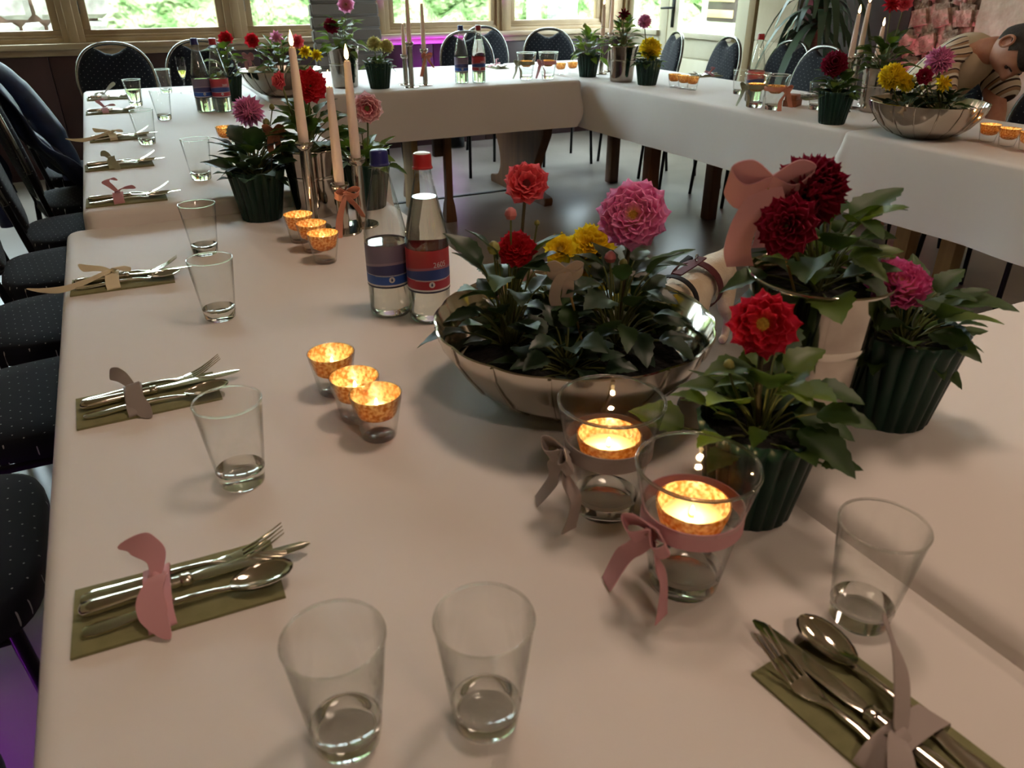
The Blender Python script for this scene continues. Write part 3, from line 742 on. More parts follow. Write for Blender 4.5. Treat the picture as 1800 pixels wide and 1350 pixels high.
# --- water bottles
BP = [(.0, .004), (.028, .0), (.034, .0015), (.0365, .006), (.0368, .138), (.0355, .150), (.030, .175), (.0215, .21), (.0148, .238), (.0135, .25), (.0150, .252), (.0150, .256), (.0132, .258), (.0132, .268)]
BG = lathe(BP, 40, sharp=60)
CAPM = lathe([(.0165, .252), (.0168, .254), (.0158, .2555), (.0153, .257), (.0150, .272), (.0135, .2748)], 28, sharp=30)
CAPT = lathe([(.0138, .2746), (.0120, .2756), (0, .2758)], 28)
LABM = lathe([(.0372, .056), (.0372, .128)], 48)
WATLOW = lathe([(0, .006), (.030, .004), (.0352, .010), (.0354, .126), (0, .126)], 36, sharp=50)
WATHI = lathe([(0, .006), (.030, .004), (.0352, .010), (.0356, .138), (.0342, .150), (.0288, .175), (.0205, .208), (0, .208)], 36, sharp=50)
def labelmat(name, top, top2, wave, low):
    m, nt, b = newmat(name); tc = node(nt, 'ShaderNodeTexCoord'); sp = node(nt, 'ShaderNodeSeparateXYZ'); nt.links.new(tc.outputs['Object'], sp.inputs[0])
    # height along the label, bent a little round the bottle so the blue band swings like a wave
    an = node(nt, 'ShaderNodeMath', operation='ARCTAN2'); nt.links.new(sp.outputs['Y'], an.inputs[0]); nt.links.new(sp.outputs['X'], an.inputs[1])
    sn = node(nt, 'ShaderNodeMath', operation='SINE'); nt.links.new(an.outputs[0], sn.inputs[0])
    ms = node(nt, 'ShaderNodeMath', operation='MULTIPLY'); ms.inputs[1].default_value = .006; nt.links.new(sn.outputs[0], ms.inputs[0])
    def ramp(src, stops):
        mr = node(nt, 'ShaderNodeMapRange'); mr.inputs['From Min'].default_value = .056; mr.inputs['From Max'].default_value = .128
        nt.links.new(src, mr.inputs['Value']); rp = node(nt, 'ShaderNodeValToRGB'); rp.color_ramp.interpolation = 'CONSTANT'
        e = rp.color_ramp.elements
        e[0].position = stops[0][0]; e[0].color = stops[0][1]; e[1].position = stops[1][0]; e[1].color = stops[1][1]
        for p_, c_ in stops[2:]: q = e.new(p_); q.color = c_
        nt.links.new(mr.outputs[0], rp.inputs[0]); return rp
    lo = ramp(sp.outputs['Z'], [(0, rgb(34, 38, 60)), (.04, rgb(214, 212, 212)), (.08, low), (.30, rgb(200, 196, 200)), (.315, wave), (.50, wave)])
    ad = node(nt, 'ShaderNodeMath', operation='ADD'); nt.links.new(sp.outputs['Z'], ad.inputs[0]); nt.links.new(ms.outputs[0], ad.inputs[1])
    hi = ramp(ad.outputs[0], [(0, wave), (.47, top2), (.53, top), (.80, top), (.9, top), (.97, top)])
    gt = node(nt, 'ShaderNodeMath', operation='GREATER_THAN'); gt.inputs[1].default_value = .0785; nt.links.new(sp.outputs['Z'], gt.inputs[0])
    mx = node(nt, 'ShaderNodeMix', data_type='RGBA'); nt.links.new(gt.outputs[0], mx.inputs['Factor']); nt.links.new(lo.outputs[0], mx.inputs['A']); nt.links.new(hi.outputs[0], mx.inputs['B'])
    nt.links.new(mx.outputs['Result'], b.inputs['Base Color']); b.inputs['Roughness'].default_value = .4
    return m
M['lab_blue'] = labelmat('blue_bottle_label', rgb(124, 112, 134), rgb(150, 132, 150), rgb(62, 64, 112), rgb(36, 84, 168))
M['lab_red'] = labelmat('red_bottle_label', rgb(168, 48, 54), rgb(158, 92, 108), rgb(44, 64, 128), rgb(158, 34, 52))
M['print'] = mat('white_label_print', rgb(206, 204, 204), .5)
M['printdark'] = mat('dark_label_print', rgb(60, 78, 110), .5)
def text_mesh(s, size):
    c = bpy.data.curves.new('lettering', 'FONT'); c.body = s; c.size = size; c.align_x = 'CENTER'; c.align_y = 'CENTER'
    o = bpy.data.objects.new('lettering', c); COL.objects.link(o); me = bpy.data.meshes.new_from_object(o)
    bpy.data.objects.remove(o); bpy.data.curves.remove(c)
    return me
def wrap(me, ang, z, r):
    for v in me.vertices:
        a = ang + v.co.x / r; v.co = Vector((r * math.cos(a), r * math.sin(a), z + v.co.y))
    return me
def bottle(label, pos, kind, full, detail=True):
    t = thing('water_bottle', label, 'bottle', pos, 0, 'mineral water bottles'); t.scale = (1.02, 1.02, 1.06)
    obj('glass', BG, M['bottleglass'], t); obj('water', WATHI if full else WATLOW, M['water'], t)
    lab = obj('label', LABM, M['lab_' + kind], t)
    cp = obj('cap', CAPM, M['cap_' + kind], t); obj('cap_top', CAPT, M['captop'] if kind == 'red' else M['cap_blue'], cp)
    if detail:
        f = math.atan2(-pos[1], -pos[0]) + .15
        ring = [(.0052 * math.cos(2 * PI * k / 24), .0052 * math.sin(2 * PI * k / 24), 0) for k in range(24)]
        me = mesh(ring, [tuple(range(24))], smooth=False); obj('emblem', wrap(me, f + .0, .071, .0377), M['print'], lab)
        dr = [(0, .0036, 0), (.0016, .0008, 0), (.0019, -.001, 0), (.0012, -.0026, 0), (-.0012, -.0026, 0), (-.0019, -.001, 0), (-.0016, .0008, 0)]
        obj('emblem_drop', wrap(mesh(dr, [tuple(range(7))], smooth=False), f, .071, .03775), M['printdark'], lab)
        if kind == 'red':
            obj('lettering', wrap(text_mesh('2605', .0125), f + .42, .1035, .0377), M['print'], lab)
        bar = [(-.03, -.0003, 0), (.03, -.0003, 0), (.03, .0003, 0), (-.03, .0003, 0)]
        vs = [(x / 12 * .03, y, 0) for x in range(-12, 13) for y in (-.0003, .0003)]
        fs = [(2 * k, 2 * k + 2, 2 * k + 3, 2 * k + 1) for k in range(24)]
        obj('print_line', wrap(mesh(vs, fs, smooth=False), f, .077, .0377), M['print'], lab)
bottle('half full water bottle with a blue cap and blue label on the near table', at(688, 548, T1), 'blue', False)
bottle('full water bottle with a red cap and red label on the near table', at(757, 557, T1), 'red', True)
bottle('water bottle with a blue label on the far left table', at(363, 196, T2), 'blue', False)
bottle('water bottle with a red label on the far left table', at(394, 196, T2), 'red', False)
bottle('water bottle with a blue label on the head table', at(812, 146, T2), 'blue', False)
bottle('water bottle with a red label on the head table', at(842, 145, T2), 'red', True)
bottle('water bottle with a red cap behind the ribboned candle glasses on the right table', at(1322, 178, T2), 'red', False)
# --- flames
FL = lathe([(0, 0), (.0036, .003), (.0052, .009), (.0048, .016), (.0026, .025), (0, .034)], 14)
FLS = lathe([(0, 0), (.0022, .002), (.0030, .005), (.0022, .010), (0, .016)], 12)
FLT = lathe([(0, 0), (.0018, .0015), (.0024, .004), (.0016, .008), (0, .012)], 12)
def flame_light(t, z, power):
    l = bpy.data.lights.new('flame_light', 'POINT'); l.energy = power; l.color = (1, .64, .30); l.shadow_soft_size = .0025
    o = bpy.data.objects.new('flame_light', l); COL.objects.link(o); o.parent = t; o.location = (0, 0, z)
# --- votive glasses
VH, VRT, VRB = .066, .0345, .0235
def vr(z): return VRB + (VRT - VRB) * z / VH
VG = lathe([(0, .006), (VRB - .004, .007), (vr(.012) - .0016, .012), (vr(VH) - .0012, VH - .0006), (vr(VH) - .0004, VH), (vr(VH), VH - .001), (VRB, .002), (VRB - .002, 0), (0, 0)], 36, sharp=55)
VD = lathe([(vr(VH) - .0022, VH - .002), (vr(.05) - .003, .050), (vr(.038) - .006, .036), (.016, .031), (0, .030), (0, .0285), (.0165, .0293), (vr(.038) - .0047, .0345), (vr(.05) - .0018, .050), (vr(VH) - .0014, VH - .001)], 36, sharp=50)
VW = lathe([(0, .031), (.0155, .032), (.0185, .036), (.0185, .043), (.017, .0445), (0, .044)], 28)
def votive(label, pos):
    t = thing('votive_candle', label, 'candle', pos, 0, 'gilded votive candles')
    obj('glass', VG, M['glass'], t); obj('gilded_cup', VD, M['amber'], t)
    wx = obj('tealight', VW, M['waxglow'], t); obj('flame', FLT, M['flame'], wx, loc=(0, 0, .046))
    flame_light(t, .056, .30)
for lb, p, z in (
    ('glowing votive candle, rearmost of the three on the near table', (590, 688), T1), ('glowing votive candle, middle of the three on the near table', (630, 733), T1),
    ('glowing votive candle, front one of the three on the near table', (667, 765), T1),
    ('glowing votive candle, rearmost of three beside the near candlesticks', (530, 424), T1), ('glowing votive candle, middle of three beside the near candlesticks', (553, 441), T1),
    ('glowing votive candle, front of three beside the near candlesticks', (573, 460), T1),
    ('glowing votive candle behind the pink spiky dahlia on the far left table', (402, 257), T2),
    ('glowing votive candle right of the water candle glasses on the head table', (985, 131), T2), ('glowing votive candle next to the leafy pot on the head table', (1006, 129), T2),
    ('glowing votive candle, left of three on the right table by the yellow flower', (1184, 153), T2), ('glowing votive candle, middle of three on the right table by the yellow flower', (1201, 156), T2),
    ('glowing votive candle, right of three on the right table by the yellow flower', (1216, 158), T2),
    ('glowing votive candle, left of three at the right picture edge', (1733, 252), T2), ('glowing votive candle, middle of three at the right picture edge', (1767, 260), T2),
    ('glowing votive candle, right of three at the right picture edge', (1803, 268), T2)):
    votive(lb, at(*p, z))
# --- big glasses with water, floating candle and ribbon
KH, KRT, KRB = .142, .0585, .0345
def kr(z): return KRB + (KRT - KRB) * (z / KH) ** 1.15
zs = [.02, .05, .08, .11, KH]
KG = lathe([(kr(z) - .0022, z) for z in zs[:-1]] + [(kr(KH) - .0022, KH - .001), (kr(KH) - .001, KH + .0004), (kr(KH) + .0002, KH - .001)] + [(kr(z), z) for z in reversed(zs[:-1])], 48, sharp=60)
KB = lathe([(0, .002), (KRB - .008, .0012), (KRB - .002, 0), (KRB, .003), (kr(.02), .02), (kr(.02) - .0024, .0205), (KRB * .6, .014), (0, .012)], 48, sharp=60)
WZ = .078
KRIM = rimring(kr(KH) - .001, KH, .0017)
KW = lathe([(0, .0135), (KRB * .6, .0155), (kr(.024) - .0035, .023), (kr(.05) - .003, .05), (kr(WZ) - .003, WZ), (0, WZ)], 40, sharp=50)
FC = lathe([(0, WZ - .012), (.020, WZ - .011), (.0305, WZ - .002), (.0350, WZ + .014), (.0358, WZ + .021), (.0344, WZ + .0215), (.0330, WZ + .014), (.0285, WZ + .001), (0, WZ - .002)], 36, sharp=50)
FCW = lathe([(0, WZ - .0015), (.028, WZ + .001), (.0295, WZ + .004), (0, WZ + .004)], 30)
def bow(rad, z, ang, hw, seed, tails=(.085, .075), loop=.024):
    """ribbon band round a glass plus a knot, two loops and two hanging tails"""
    rr = random.Random(seed); parts = []
    n = 48; parts.append(strip_data([(rad(z) * 1.006 * math.cos(2 * PI * k / n), rad(z) * 1.006 * math.sin(2 * PI * k / n), z) for k in range(n + 1)], Vector((0, 0, hw))))
    o = Vector((math.cos(ang), math.sin(ang), 0)); s = Vector((-o.y, o.x, 0)); c = o * (rad(z) + .004) + Vector((0, 0, z))
    for sg in (-1, 1):
        P = [c, c + s * sg * loop * .6 + o * .010 + Vector((0, 0, .010)), c + s * sg * loop * 1.1 + o * .014 + Vector((0, 0, .004)), c + s * sg * loop * .6 + o * .016 + Vector((0, 0, -.006)), c + o * .004]
        parts.append(strip_data(catmull(P, 5), (Vector((0, 0, hw * .9)) + o * hw * .5)))
    for sg, L in zip((-1, 1), tails):
        P = [c + o * .004, c + s * sg * .012 + o * .010 + Vector((0, 0, -.02)), c + s * sg * (.02 + rr.uniform(0, .012)) + o * .006 + Vector((0, 0, -L * .55)), c + s * sg * (.030 + rr.uniform(0, .012)) + o * .016 + Vector((0, 0, -L))]
        C = catmull(P, 6); sd = [(s * math.cos(.5 * sg + k * .05) + o * math.sin(.5 * sg + k * .05)) * hw * (.6 + .5 * min(1, k / 5)) for k in range(len(C))]
        parts.append(strip_data(C, sd))
    parts.append(strip_data([c + o * .002 + Vector((0, 0, -hw * .8)), c + o * .010, c + o * .002 + Vector((0, 0, hw * .8))], s * .007))
    return mesh(*join(parts), sharp=50)
def candle_glass(label, flabel, pos, rib, ang, seed, light=.35):
    t = thing('water_candle_glass', label, 'glass', pos, 0, 'water filled candle glasses')
    obj('glass_wall', KG, M['glass'], t); obj('thick_base', KB, M['glassbase'], t); obj('rim', KRIM, M['glassbase'], t); obj('water', KW, M['water_soft'], t)
    obj('ribbon_bow', bow(kr, .088, ang, .0095, seed), RIB[rib], t)
    f = thing('floating_candle', flabel, 'candle', pos, 0, 'floating candles')
    obj('gilded_cup', FC, M['amber'], f); wx = obj('wax', FCW, M['waxglow'], f)
    obj('flame', FLT, M['flame'], wx, loc=(0, 0, WZ + .005)); flame_light(f, WZ + .018, light)
face = lambda p, d=0: math.atan2(-p[1], -p[0]) + d
c1, c2 = at(1062, 890, T1), at(1200, 1020, T1)
candle_glass('water glass with a grey ribbon bow next to the big silver bowl', 'lit floating candle in the grey ribboned glass by the big bowl', c1, 'mauve', face(c1, -.95), 1)
candle_glass('water glass with a pink ribbon bow at the front of the arrangement', 'lit floating candle in the pink ribboned glass at the front', c2, 'pink', face(c2, -.62), 2)
for (px, rib, d, l1, l2, sd) in (((925, 139), 'sage', -.9, 'water glass with a sage ribbon on the head table', 'lit floating candle in the sage ribboned head table glass', 3),
                                 ((963, 138), 'pink', -.7, 'water glass with a pink ribbon on the head table', 'lit floating candle in the pink ribboned head table glass', 4),
                                 ((1325, 188), 'sage', -.9, 'water glass with a sage ribbon on the right table', 'lit floating candle in the sage ribboned right table glass', 5),
                                 ((1358, 192), 'salmon', .9, 'water glass with a salmon ribbon bow on the right table', 'lit floating candle in the salmon ribboned right table glass', 6)):
    p = at(*px, T2); candle_glass(l1, l2, p, rib, face(p, d), sd, .25)
# --- candlesticks with taper candles
def candlestick(where, base, h, ctop, lean=(0, 0), ribbon=None, lit=True, rib_seed=0):
    t = thing('candlestick', 'slim silver tube candlestick ' + where, 'candlestick', base, 0, 'silver candlesticks')
    obj('foot', lathe([(0, 0), (.041, 0), (.042, .002), (.040, .005), (.016, .008), (0, .008)], 36), M['nickel'], t)
    obj('tube', lathe([(.0135, .007), (.0135, h - .012), (.0, h - .012)], 24), M['nickel'], t)
    obj('drip_cup', lathe([(.0135, h - .02), (.021, h - .012), (.0225, h - .004), (.021, h), (.0175, h - .003), (.0125, h - .010), (0, h - .010)], 28), M['nickel'], t)
    if ribbon: obj('ribbon_bow', bow(lambda z: .0142, h * .82, math.atan2(-base[1], -base[0]) + .5, .008, rib_seed, (.10, .06), .03), RIB[ribbon], t)
    L = ctop - h + .010
    c = thing('taper_candle', 'ivory taper candle ' + where, 'candle', (base[0], base[1], base[2] + h - .010), 0, 'ivory taper candles')
    c.rotation_euler = (lean[0], lean[1], 0)
    obj('wax', lathe([(0, 0), (.0115, 0), (.0123, .03), (.0105, L * .6), (.0078, L - .006), (.0062, L - .001), (0, L - .003)], 20), M['wax'], c)
    obj('wick', tube([(0, 0, L - .005), (.0005, 0, L + .006)], .0008, 6), M['wick'], c)
    if lit:
        obj('flame', FL, M['flame'], c, loc=(0, 0, L + .001))
        l = bpy.data.lights.new('flame_light', 'POINT'); l.energy = .35; l.color = (1, .64, .30); l.shadow_soft_size = .003
        o = bpy.data.objects.new('flame_light', l); COL.objects.link(o); o.parent = c; o.location = (0, 0, L + .02)
bA = at(606, 408, T1); bB = at(637, 396, T1); bC = at(553, 402, T1)
candlestick('with a salmon bow, lowest of the near three', bA, hgt(bA, 322), hgt(bA, 152), ribbon='salmon', rib_seed=3)
candlestick('on the right of the near three', bB, hgt(bB, 275), hgt(bB, 106))
candlestick('tallest on the left of the near three', bC, hgt(bC, 248), hgt(bC, 82))
for where, p, y1, y2, rb in (('on the left of the head table three', (714, 149), 96, 42, None), ('tallest in the middle of the head table three', (724, 154), 74, -25, None), ('on the right of the head table three, with a salmon bow', (748, 150), 86, 6, 'salmon'),
                             ('on the left at the far corner of the tables', (1056, 130), 62, 8, None), ('on the right at the far corner of the tables', (1070, 126), 58, -8, None)):
    b_ = at(*p, T2); candlestick(where, b_, hgt(b_, y1), hgt(b_, y2), ribbon=rb, rib_seed=8)
for where, p, y1, y2 in (('on the left of the right table three', (1477, 196), 100, 24), ('in the middle of the right table three', (1492, 190), 95, 5), ('on the right of the right table three', (1524, 184), 100, 46)):
    b_ = at(*p, T2); candlestick(where, b_, hgt(b_, y1), hgt(b_, y2))
# --- place settings
def slab(sec, n=8):
    """loft of rounded flat sections (x, y, z, half width, half thickness)"""
    vs, fs = [], []
    for x, y, z, hw, ht in sec:
        for k in range(n):
            a = 2 * PI * (k + .5) / n; c, s = math.cos(a), math.sin(a)
            vs.append((x, y + hw * math.copysign(abs(c) ** .7, c), z + ht * math.copysign(abs(s) ** .7, s)))
    for i in range(len(sec) - 1):
        for k in range(n):
            j = (k + 1) % n; fs.append((i * n + k, i * n + j, (i + 1) * n + j, (i + 1) * n + k))
    fs.append(tuple(range(n - 1, -1, -1))); fs.append(tuple((len(sec) - 1) * n + k for k in range(n)))
    return vs, fs
HND = [(0, 0, .002, .004, .0012), (.003, 0, .002, .0075, .0016), (.012, 0, .0022, .0095, .0018), (.03, 0, .0028, .0085, .0019), (.06, 0, .0055, .0056, .0019), (.095, 0, .0075, .0035, .0019), (.118, 0, .0065, .0030, .0018)]
FORK_H = mesh(*slab(HND + [(.128, 0, .0045, .0050, .0016), (.138, 0, .003, .0100, .0013), (.146, 0, .0035, .0118, .0012), (.153, 0, .0052, .0118, .0011)]), sharp=50)
TINE = mesh(*slab([(.152, 0, .005, .0020, .0011), (.168, 0, .011, .0016, .001), (.182, 0, .0185, .0013, .0009), (.196, 0, .027, .0007, .0006)], 6), sharp=50)
SPOON_H = mesh(*slab(HND + [(.128, 0, .0045, .0036, .0018), (.138, 0, .0040, .0055, .0012)]), sharp=50)
def spoonbowl():
    vs, fs = [], []; nu, nv = 20, 7
    for lay in (0, 1):
        for j in range(nv + 1):
            t_ = j / nv
            for k in range(nu):
                a = 2 * PI * k / nu; x = .163 + .031 * t_ * math.cos(a); y = .0185 * t_ * math.sin(a) * (1 + .12 * math.cos(a))
                z = .0015 + .0078 * t_ * t_ + .004 * (x - .132) / .062 - lay * .0012; vs.append((x, y, z))
    for lay in (0, 1):
        o_ = lay * (nv + 1) * nu
        for j in range(nv):
            for k in range(nu):
                q = (o_ + j * nu + k, o_ + j * nu + (k + 1) % nu, o_ + (j + 1) * nu + (k + 1) % nu, o_ + (j + 1) * nu + k); fs.append(q if lay else q[::-1])
    e = nv * nu; o_ = (nv + 1) * nu
    for k in range(nu): fs.append((e + k, e + (k + 1) % nu, o_ + e + (k + 1) % nu, o_ + e + k))
    return mesh(vs, fs, sharp=60)
SPOON_B = spoonbowl()
KN_H = mesh(*slab([(0, 0, .0065, .003, .002), (.003, 0, .0065, .0078, .005), (.012, 0, .0065, .0092, .0062), (.04, 0, .0065, .0078, .0058), (.08, 0, .0065, .0062, .0052), (.092, 0, .0065, .0058, .005)], 10), sharp=50)
KN_C = mesh(*slab([(.091, 0, .0065, .0062, .0052), (.093, 0, .0065, .0078, .0062), (.096, 0, .0065, .0066, .0052), (.099, 0, .0065, .0078, .006), (.102, 0, .0065, .0058, .004)], 10), sharp=60)
KN_B = mesh(*slab([(.101, 0, .0065, .0050, .0022), (.115, 0, .0062, .0082, .0011), (.15, 0, .006, .0092, .0009), (.19, 0, .006, .0086, .0007), (.212, 0, .0065, .0062, .0006), (.220, 0, .0065, .0018, .0005)], 8), sharp=50)
def napkin_mesh(L=.19, W=.095, seed=0):
    rr = random.Random(seed); vs, fs = [], []; nx, ny = 14, 8
    for lay, z0 in ((0, 0.0), (1, .0055)):
        for i in range(nx + 1):
            for j in range(ny + 1):
                u, v = i / nx - .5, j / ny - .5
                e = max(abs(u), abs(v)) * 2
                z = z0 if lay == 0 else z0 - .0022 * max(0, e - .85) / .15 + rr.uniform(-.0003, .0003)
                vs.append((u * L, v * W, z))
    n1 = (nx + 1) * (ny + 1)
    for i in range(nx):
        for j in range(ny):
            a = i * (ny + 1) + j; q = (a, a + ny + 1, a + ny + 2, a + 1); fs.append(q[::-1]); fs.append(tuple(k + n1 for k in q))
    def wall(l):
        for a, b in zip(l, l[1:]): fs.append((a, b, b + n1, a + n1))
    wall([i * (ny + 1) for i in range(nx + 1)]); wall([nx * (ny + 1) + j for j in range(ny + 1)])
    wall([i * (ny + 1) + ny for i in range(nx, -1, -1)]); wall([j for j in range(ny, -1, -1)])
    return mesh(vs, fs, sharp=50)
def ribbon_tie(seed, style):
    """ribbon round the cutlery bundle: strap, knot and two free ends"""
    rr = random.Random(seed); parts = []; hw = .0125
    W = .043
    strap = [(0, -W, .0005), (.001, -W - .002, .006), (0, -W * .75, .013), (0, -.012, .018), (0, .012, .019), (0, W * .75, .015), (-.001, W + .002, .006), (0, W, .0005)]
    parts.append(strip_data(catmull(strap, 4), Vector((hw, .002, 0))))
    k = Vector((0, .012, .021))
    parts.append(strip_data(catmull([k + Vector((-.008, 0, -.003)), k + Vector((0, 0, .004)), k + Vector((.008, 0, -.003))], 4), Vector((0, .007, 0))))
    def tail(P, w0, tw):
        C = catmull(P, 6); n = len(C); sd = []
        for i in range(n):
            a = tw[0] + (tw[1] - tw[0]) * i / (n - 1); f_ = i / (n - 1); ww = w0 * (.45 + .55 * math.sin(PI / 2 * f_ / .65) if f_ < .65 else .06 + .94 * ((1 - f_) / .35) ** .8)
            sd.append(Vector((math.cos(a) * ww, math.sin(a) * ww * .4, math.sin(a) * ww)))
        parts.append(strip_data(C, sd))
    if style == 0:      # pink: one end stands up and curls back, one falls over the spoon
        tail([k, k + Vector((.004, .012, .014)), k + Vector((-.004, .024, .020)), k + Vector((-.014, .034, .022)), k + Vector((-.030, .040, .018))], .013, (.2, 1.0))
        tail([k, k + Vector((.002, -.014, .010)), k + Vector((-.006, -.034, .004)), k + Vector((-.002, -.056, -.008)), k + Vector((.006, -.072, -.018))], .0135, (0, .5))
    elif style == 1:    # short crossed ends
        tail([k, k + Vector((-.010, .012, .012)), k + Vector((-.020, .028, .014)), k + Vector((-.024, .038, .016))], .010, (.2, 1.1))
        tail([k, k + Vector((.002, -.012, .010)), k + Vector((.0, -.036, .000)), k + Vector((.010, -.060, -.014)), k + Vector((.016, -.070, -.019))], .012, (0, .6))
    elif style == 2:    # long end trailing along the handles
        tail([k, k + Vector((-.02, .010, .006)), k + Vector((-.045, .018, .008)), k + Vector((-.058, .024, .016))], .009, (.2, .9))
        tail([k, k + Vector((-.010, -.014, .004)), k + Vector((-.05, -.026, -.006)), k + Vector((-.09, -.034, -.012)), k + Vector((-.125, -.030, -.010)), k + Vector((-.15, -.026, -.004))], .006, (1.2, 1.5))
        tail([k, k + Vector((.012, -.006, .010)), k + Vector((.026, -.010, .006)), k + Vector((.034, -.012, .0))], .011, (0, .2))
    elif style == 3:    # a loop standing up
        tail([k, k + Vector((-.012, .006, .014)), k + Vector((-.022, .010, .026)), k + Vector((-.008, .014, .032)), k + Vector((.006, .012, .026))], .010, (0, .3))
        tail([k, k + Vector((.014, .004, .008)), k + Vector((.03, .006, .008)), k + Vector((.044, .004, .004))], .009, (.2, .6))
    else:               # broad end standing upright
        tail([k, k + Vector((.012, -.016, .016)), k + Vector((.030, -.034, .034)), k + Vector((.050, -.044, .046)), k + Vector((.060, -.054, .048))], .015, (.9, 1.2))
        tail([k, k + Vector((-.010, .016, .008)), k + Vector((-.026, .036, .002)), k + Vector((-.036, .05, -.012))], .013, (0, .4))
    return mesh(*join(parts), sharp=50)
NAP = napkin_mesh(seed=4)
def setting(which, pos, rz, rib, style, seed, spread=1.0):
    rr = random.Random(seed); c, s = math.cos(rz), math.sin(rz)
    def W(x, y, z): return Vector((pos[0] + c * x - s * y, pos[1] + s * x + c * y, pos[2] + z))
    n = tag(obj('napkin', NAP, M['napkin'], loc=W(0, 0, 0), rot=(0, 0, rz)), 'folded sage green napkin ' + which, 'napkin', 'sage napkins')
    for kind, y, x, a in (('fork', .024, -.088, rr.uniform(-.02, .05)), ('knife', .003 * spread, -.088, rr.uniform(-.01, .05)), ('spoon', -.024, -.085, rr.uniform(-.04, .03))):
        t = thing(kind, 'silver %s on the napkin %s' % (kind, which), kind, W(x, y, .0057), rz + a, 'silver cutlery')
        if kind == 'fork':
            obj('handle', FORK_H, M['steel'], t)
            for k in range(4): obj('tine', TINE, M['steel'], t, loc=(0, -.0093 + k * .0062, 0))
        elif kind == 'spoon':
            obj('handle', SPOON_H, M['steel'], t); obj('bowl', SPOON_B, M['steel'], t)
        else:
            obj('handle', KN_H, M['steel'], t); obj('collar', KN_C, M['steel'], t); obj('blade', KN_B, M['steel'], t)
    tag(obj('ribbon', ribbon_tie(seed, style), RIB[rib], loc=W(-.018, 0, 0), rot=(0, 0, rz)), '%s ribbon tied round the cutlery %s' % (rib, which), 'ribbon', 'cutlery ribbons')
for which, p, z, rz, rib, style, sd in (
    ('nearest the camera on the left', (-.042, .655), T1, R(-2), 'pink', 0, 1), ('second from the camera on the left', (-.042, 1.10), T1, R(1), 'grey', 1, 2),
    ('third from the camera, before the table step', (-.055, 1.657), T1, R(-2), 'cream', 2, 3), ('fourth, just past the table step', (-.018, 2.195), T2, R(-1), 'rose', 3, 4),
    ('fifth along the left tables', (-.02, 2.655), T2, R(1), 'sage', 1, 5), ('sixth along the left tables', (-.005, 3.16), T2, R(2), 'cream', 2, 6),
    ('seventh along the left tables', (-.015, 3.86), T2, R(0), 'pink', 3, 7), ('eighth at the far left table end', (-.01, 4.34), T2, R(1), 'white', 4, 8),
    ('at the lower right corner', (.455, .235), T1, R(96), 'mauve', 4, 9)):
    setting(which, (p[0], p[1], z), rz, rib, style, sd)
for which, px, rz, rib, sd in (('behind the head table bottles', (872, 119), R(-88), 'pink', 11), ('by the three votives on the right table', (1240, 134), R(178), 'pink', 12), ('before the chair under the yucca', (1428, 172), R(182), 'white', 13)):
    q = at(*px, T2); setting(which, (q.x, q.y, T2), rz, rib, 3, sd)
t = thing('wooden_block', 'small reddish wooden block stack beside the right table candle glasses', 'block', at(1392, 186, T2), .5)
M['redwood'] = mat('reddish_wood', rgb(150, 88, 54), .5, noise=(6, 5, (1, 8, 8)), col2=rgb(116, 64, 38))
obj('lower_block', boxes([(-.045, .045, -.03, .03, 0, .028)], .002), M['redwood'], t)
obj('upper_block', boxes([(-.05, .015, -.028, .024, .0282, .052)], .002), M['redwood'], t)

# ------------------------------------------------------------------ flowers
def petal_data(w=.42, cup=.12, tipy=1.0, point=.35, curl=.10, nu=8, nv=4):
    vs, uv, fs = [], [], []
    for i in range(nu + 1):
        t = i / nu; wd = w * (.38 + .62 * math.sin(PI / 2 * min(1, t / .62)) ** .9) * (1 if t < .62 else max(.03, 1 - ((t - .62) / .38) ** (1.1 + 2.6 * point)) ** (.95 - .45 * point))
        for j in range(nv + 1):
            s = j / nv * 2 - 1
            y = t * tipy - abs(s) ** 2 * .10 * (t > .5) * (t - .5) * 2
            vs.append((s * wd / 2, y, cup * (s * s - .3) * wd * 2 + curl * t * t - .06 * math.sin(PI * t))); uv.append((s * .5 + .5, t))
    for i in range(nu):
        for j in range(nv):
            a = i * (nv + 1) + j; fs.append((a, a + 1, a + nv + 2, a + nv + 1))
    return vs, uv, fs
PD = {'broad': petal_data(.50, .16, 1, .5, .06), 'round': petal_data(.62, .18, 1, .75, .10), 'spiky': petal_data(.26, .9, 1, .05, .16), 'quill': petal_data(.34, .5, 1, .3, .2)}
PLOW = {k: petal_data(*{'broad': (.50, .16, 1, .5, .06), 'round': (.62, .18, 1, .75, .10), 'spiky': (.26, .9, 1, .05, .16), 'quill': (.34, .5, 1, .3, .2)}[k], nu=4, nv=2) for k in PD}
PMESH = {}
def pmesh(style, col):
    if (style, col) not in PMESH:
        v, u, f = PD[style]; me = mesh(v, f, uv=u); me.materials.append(P_[col]); PMESH[(style, col)] = me
    return PMESH[(style, col)]
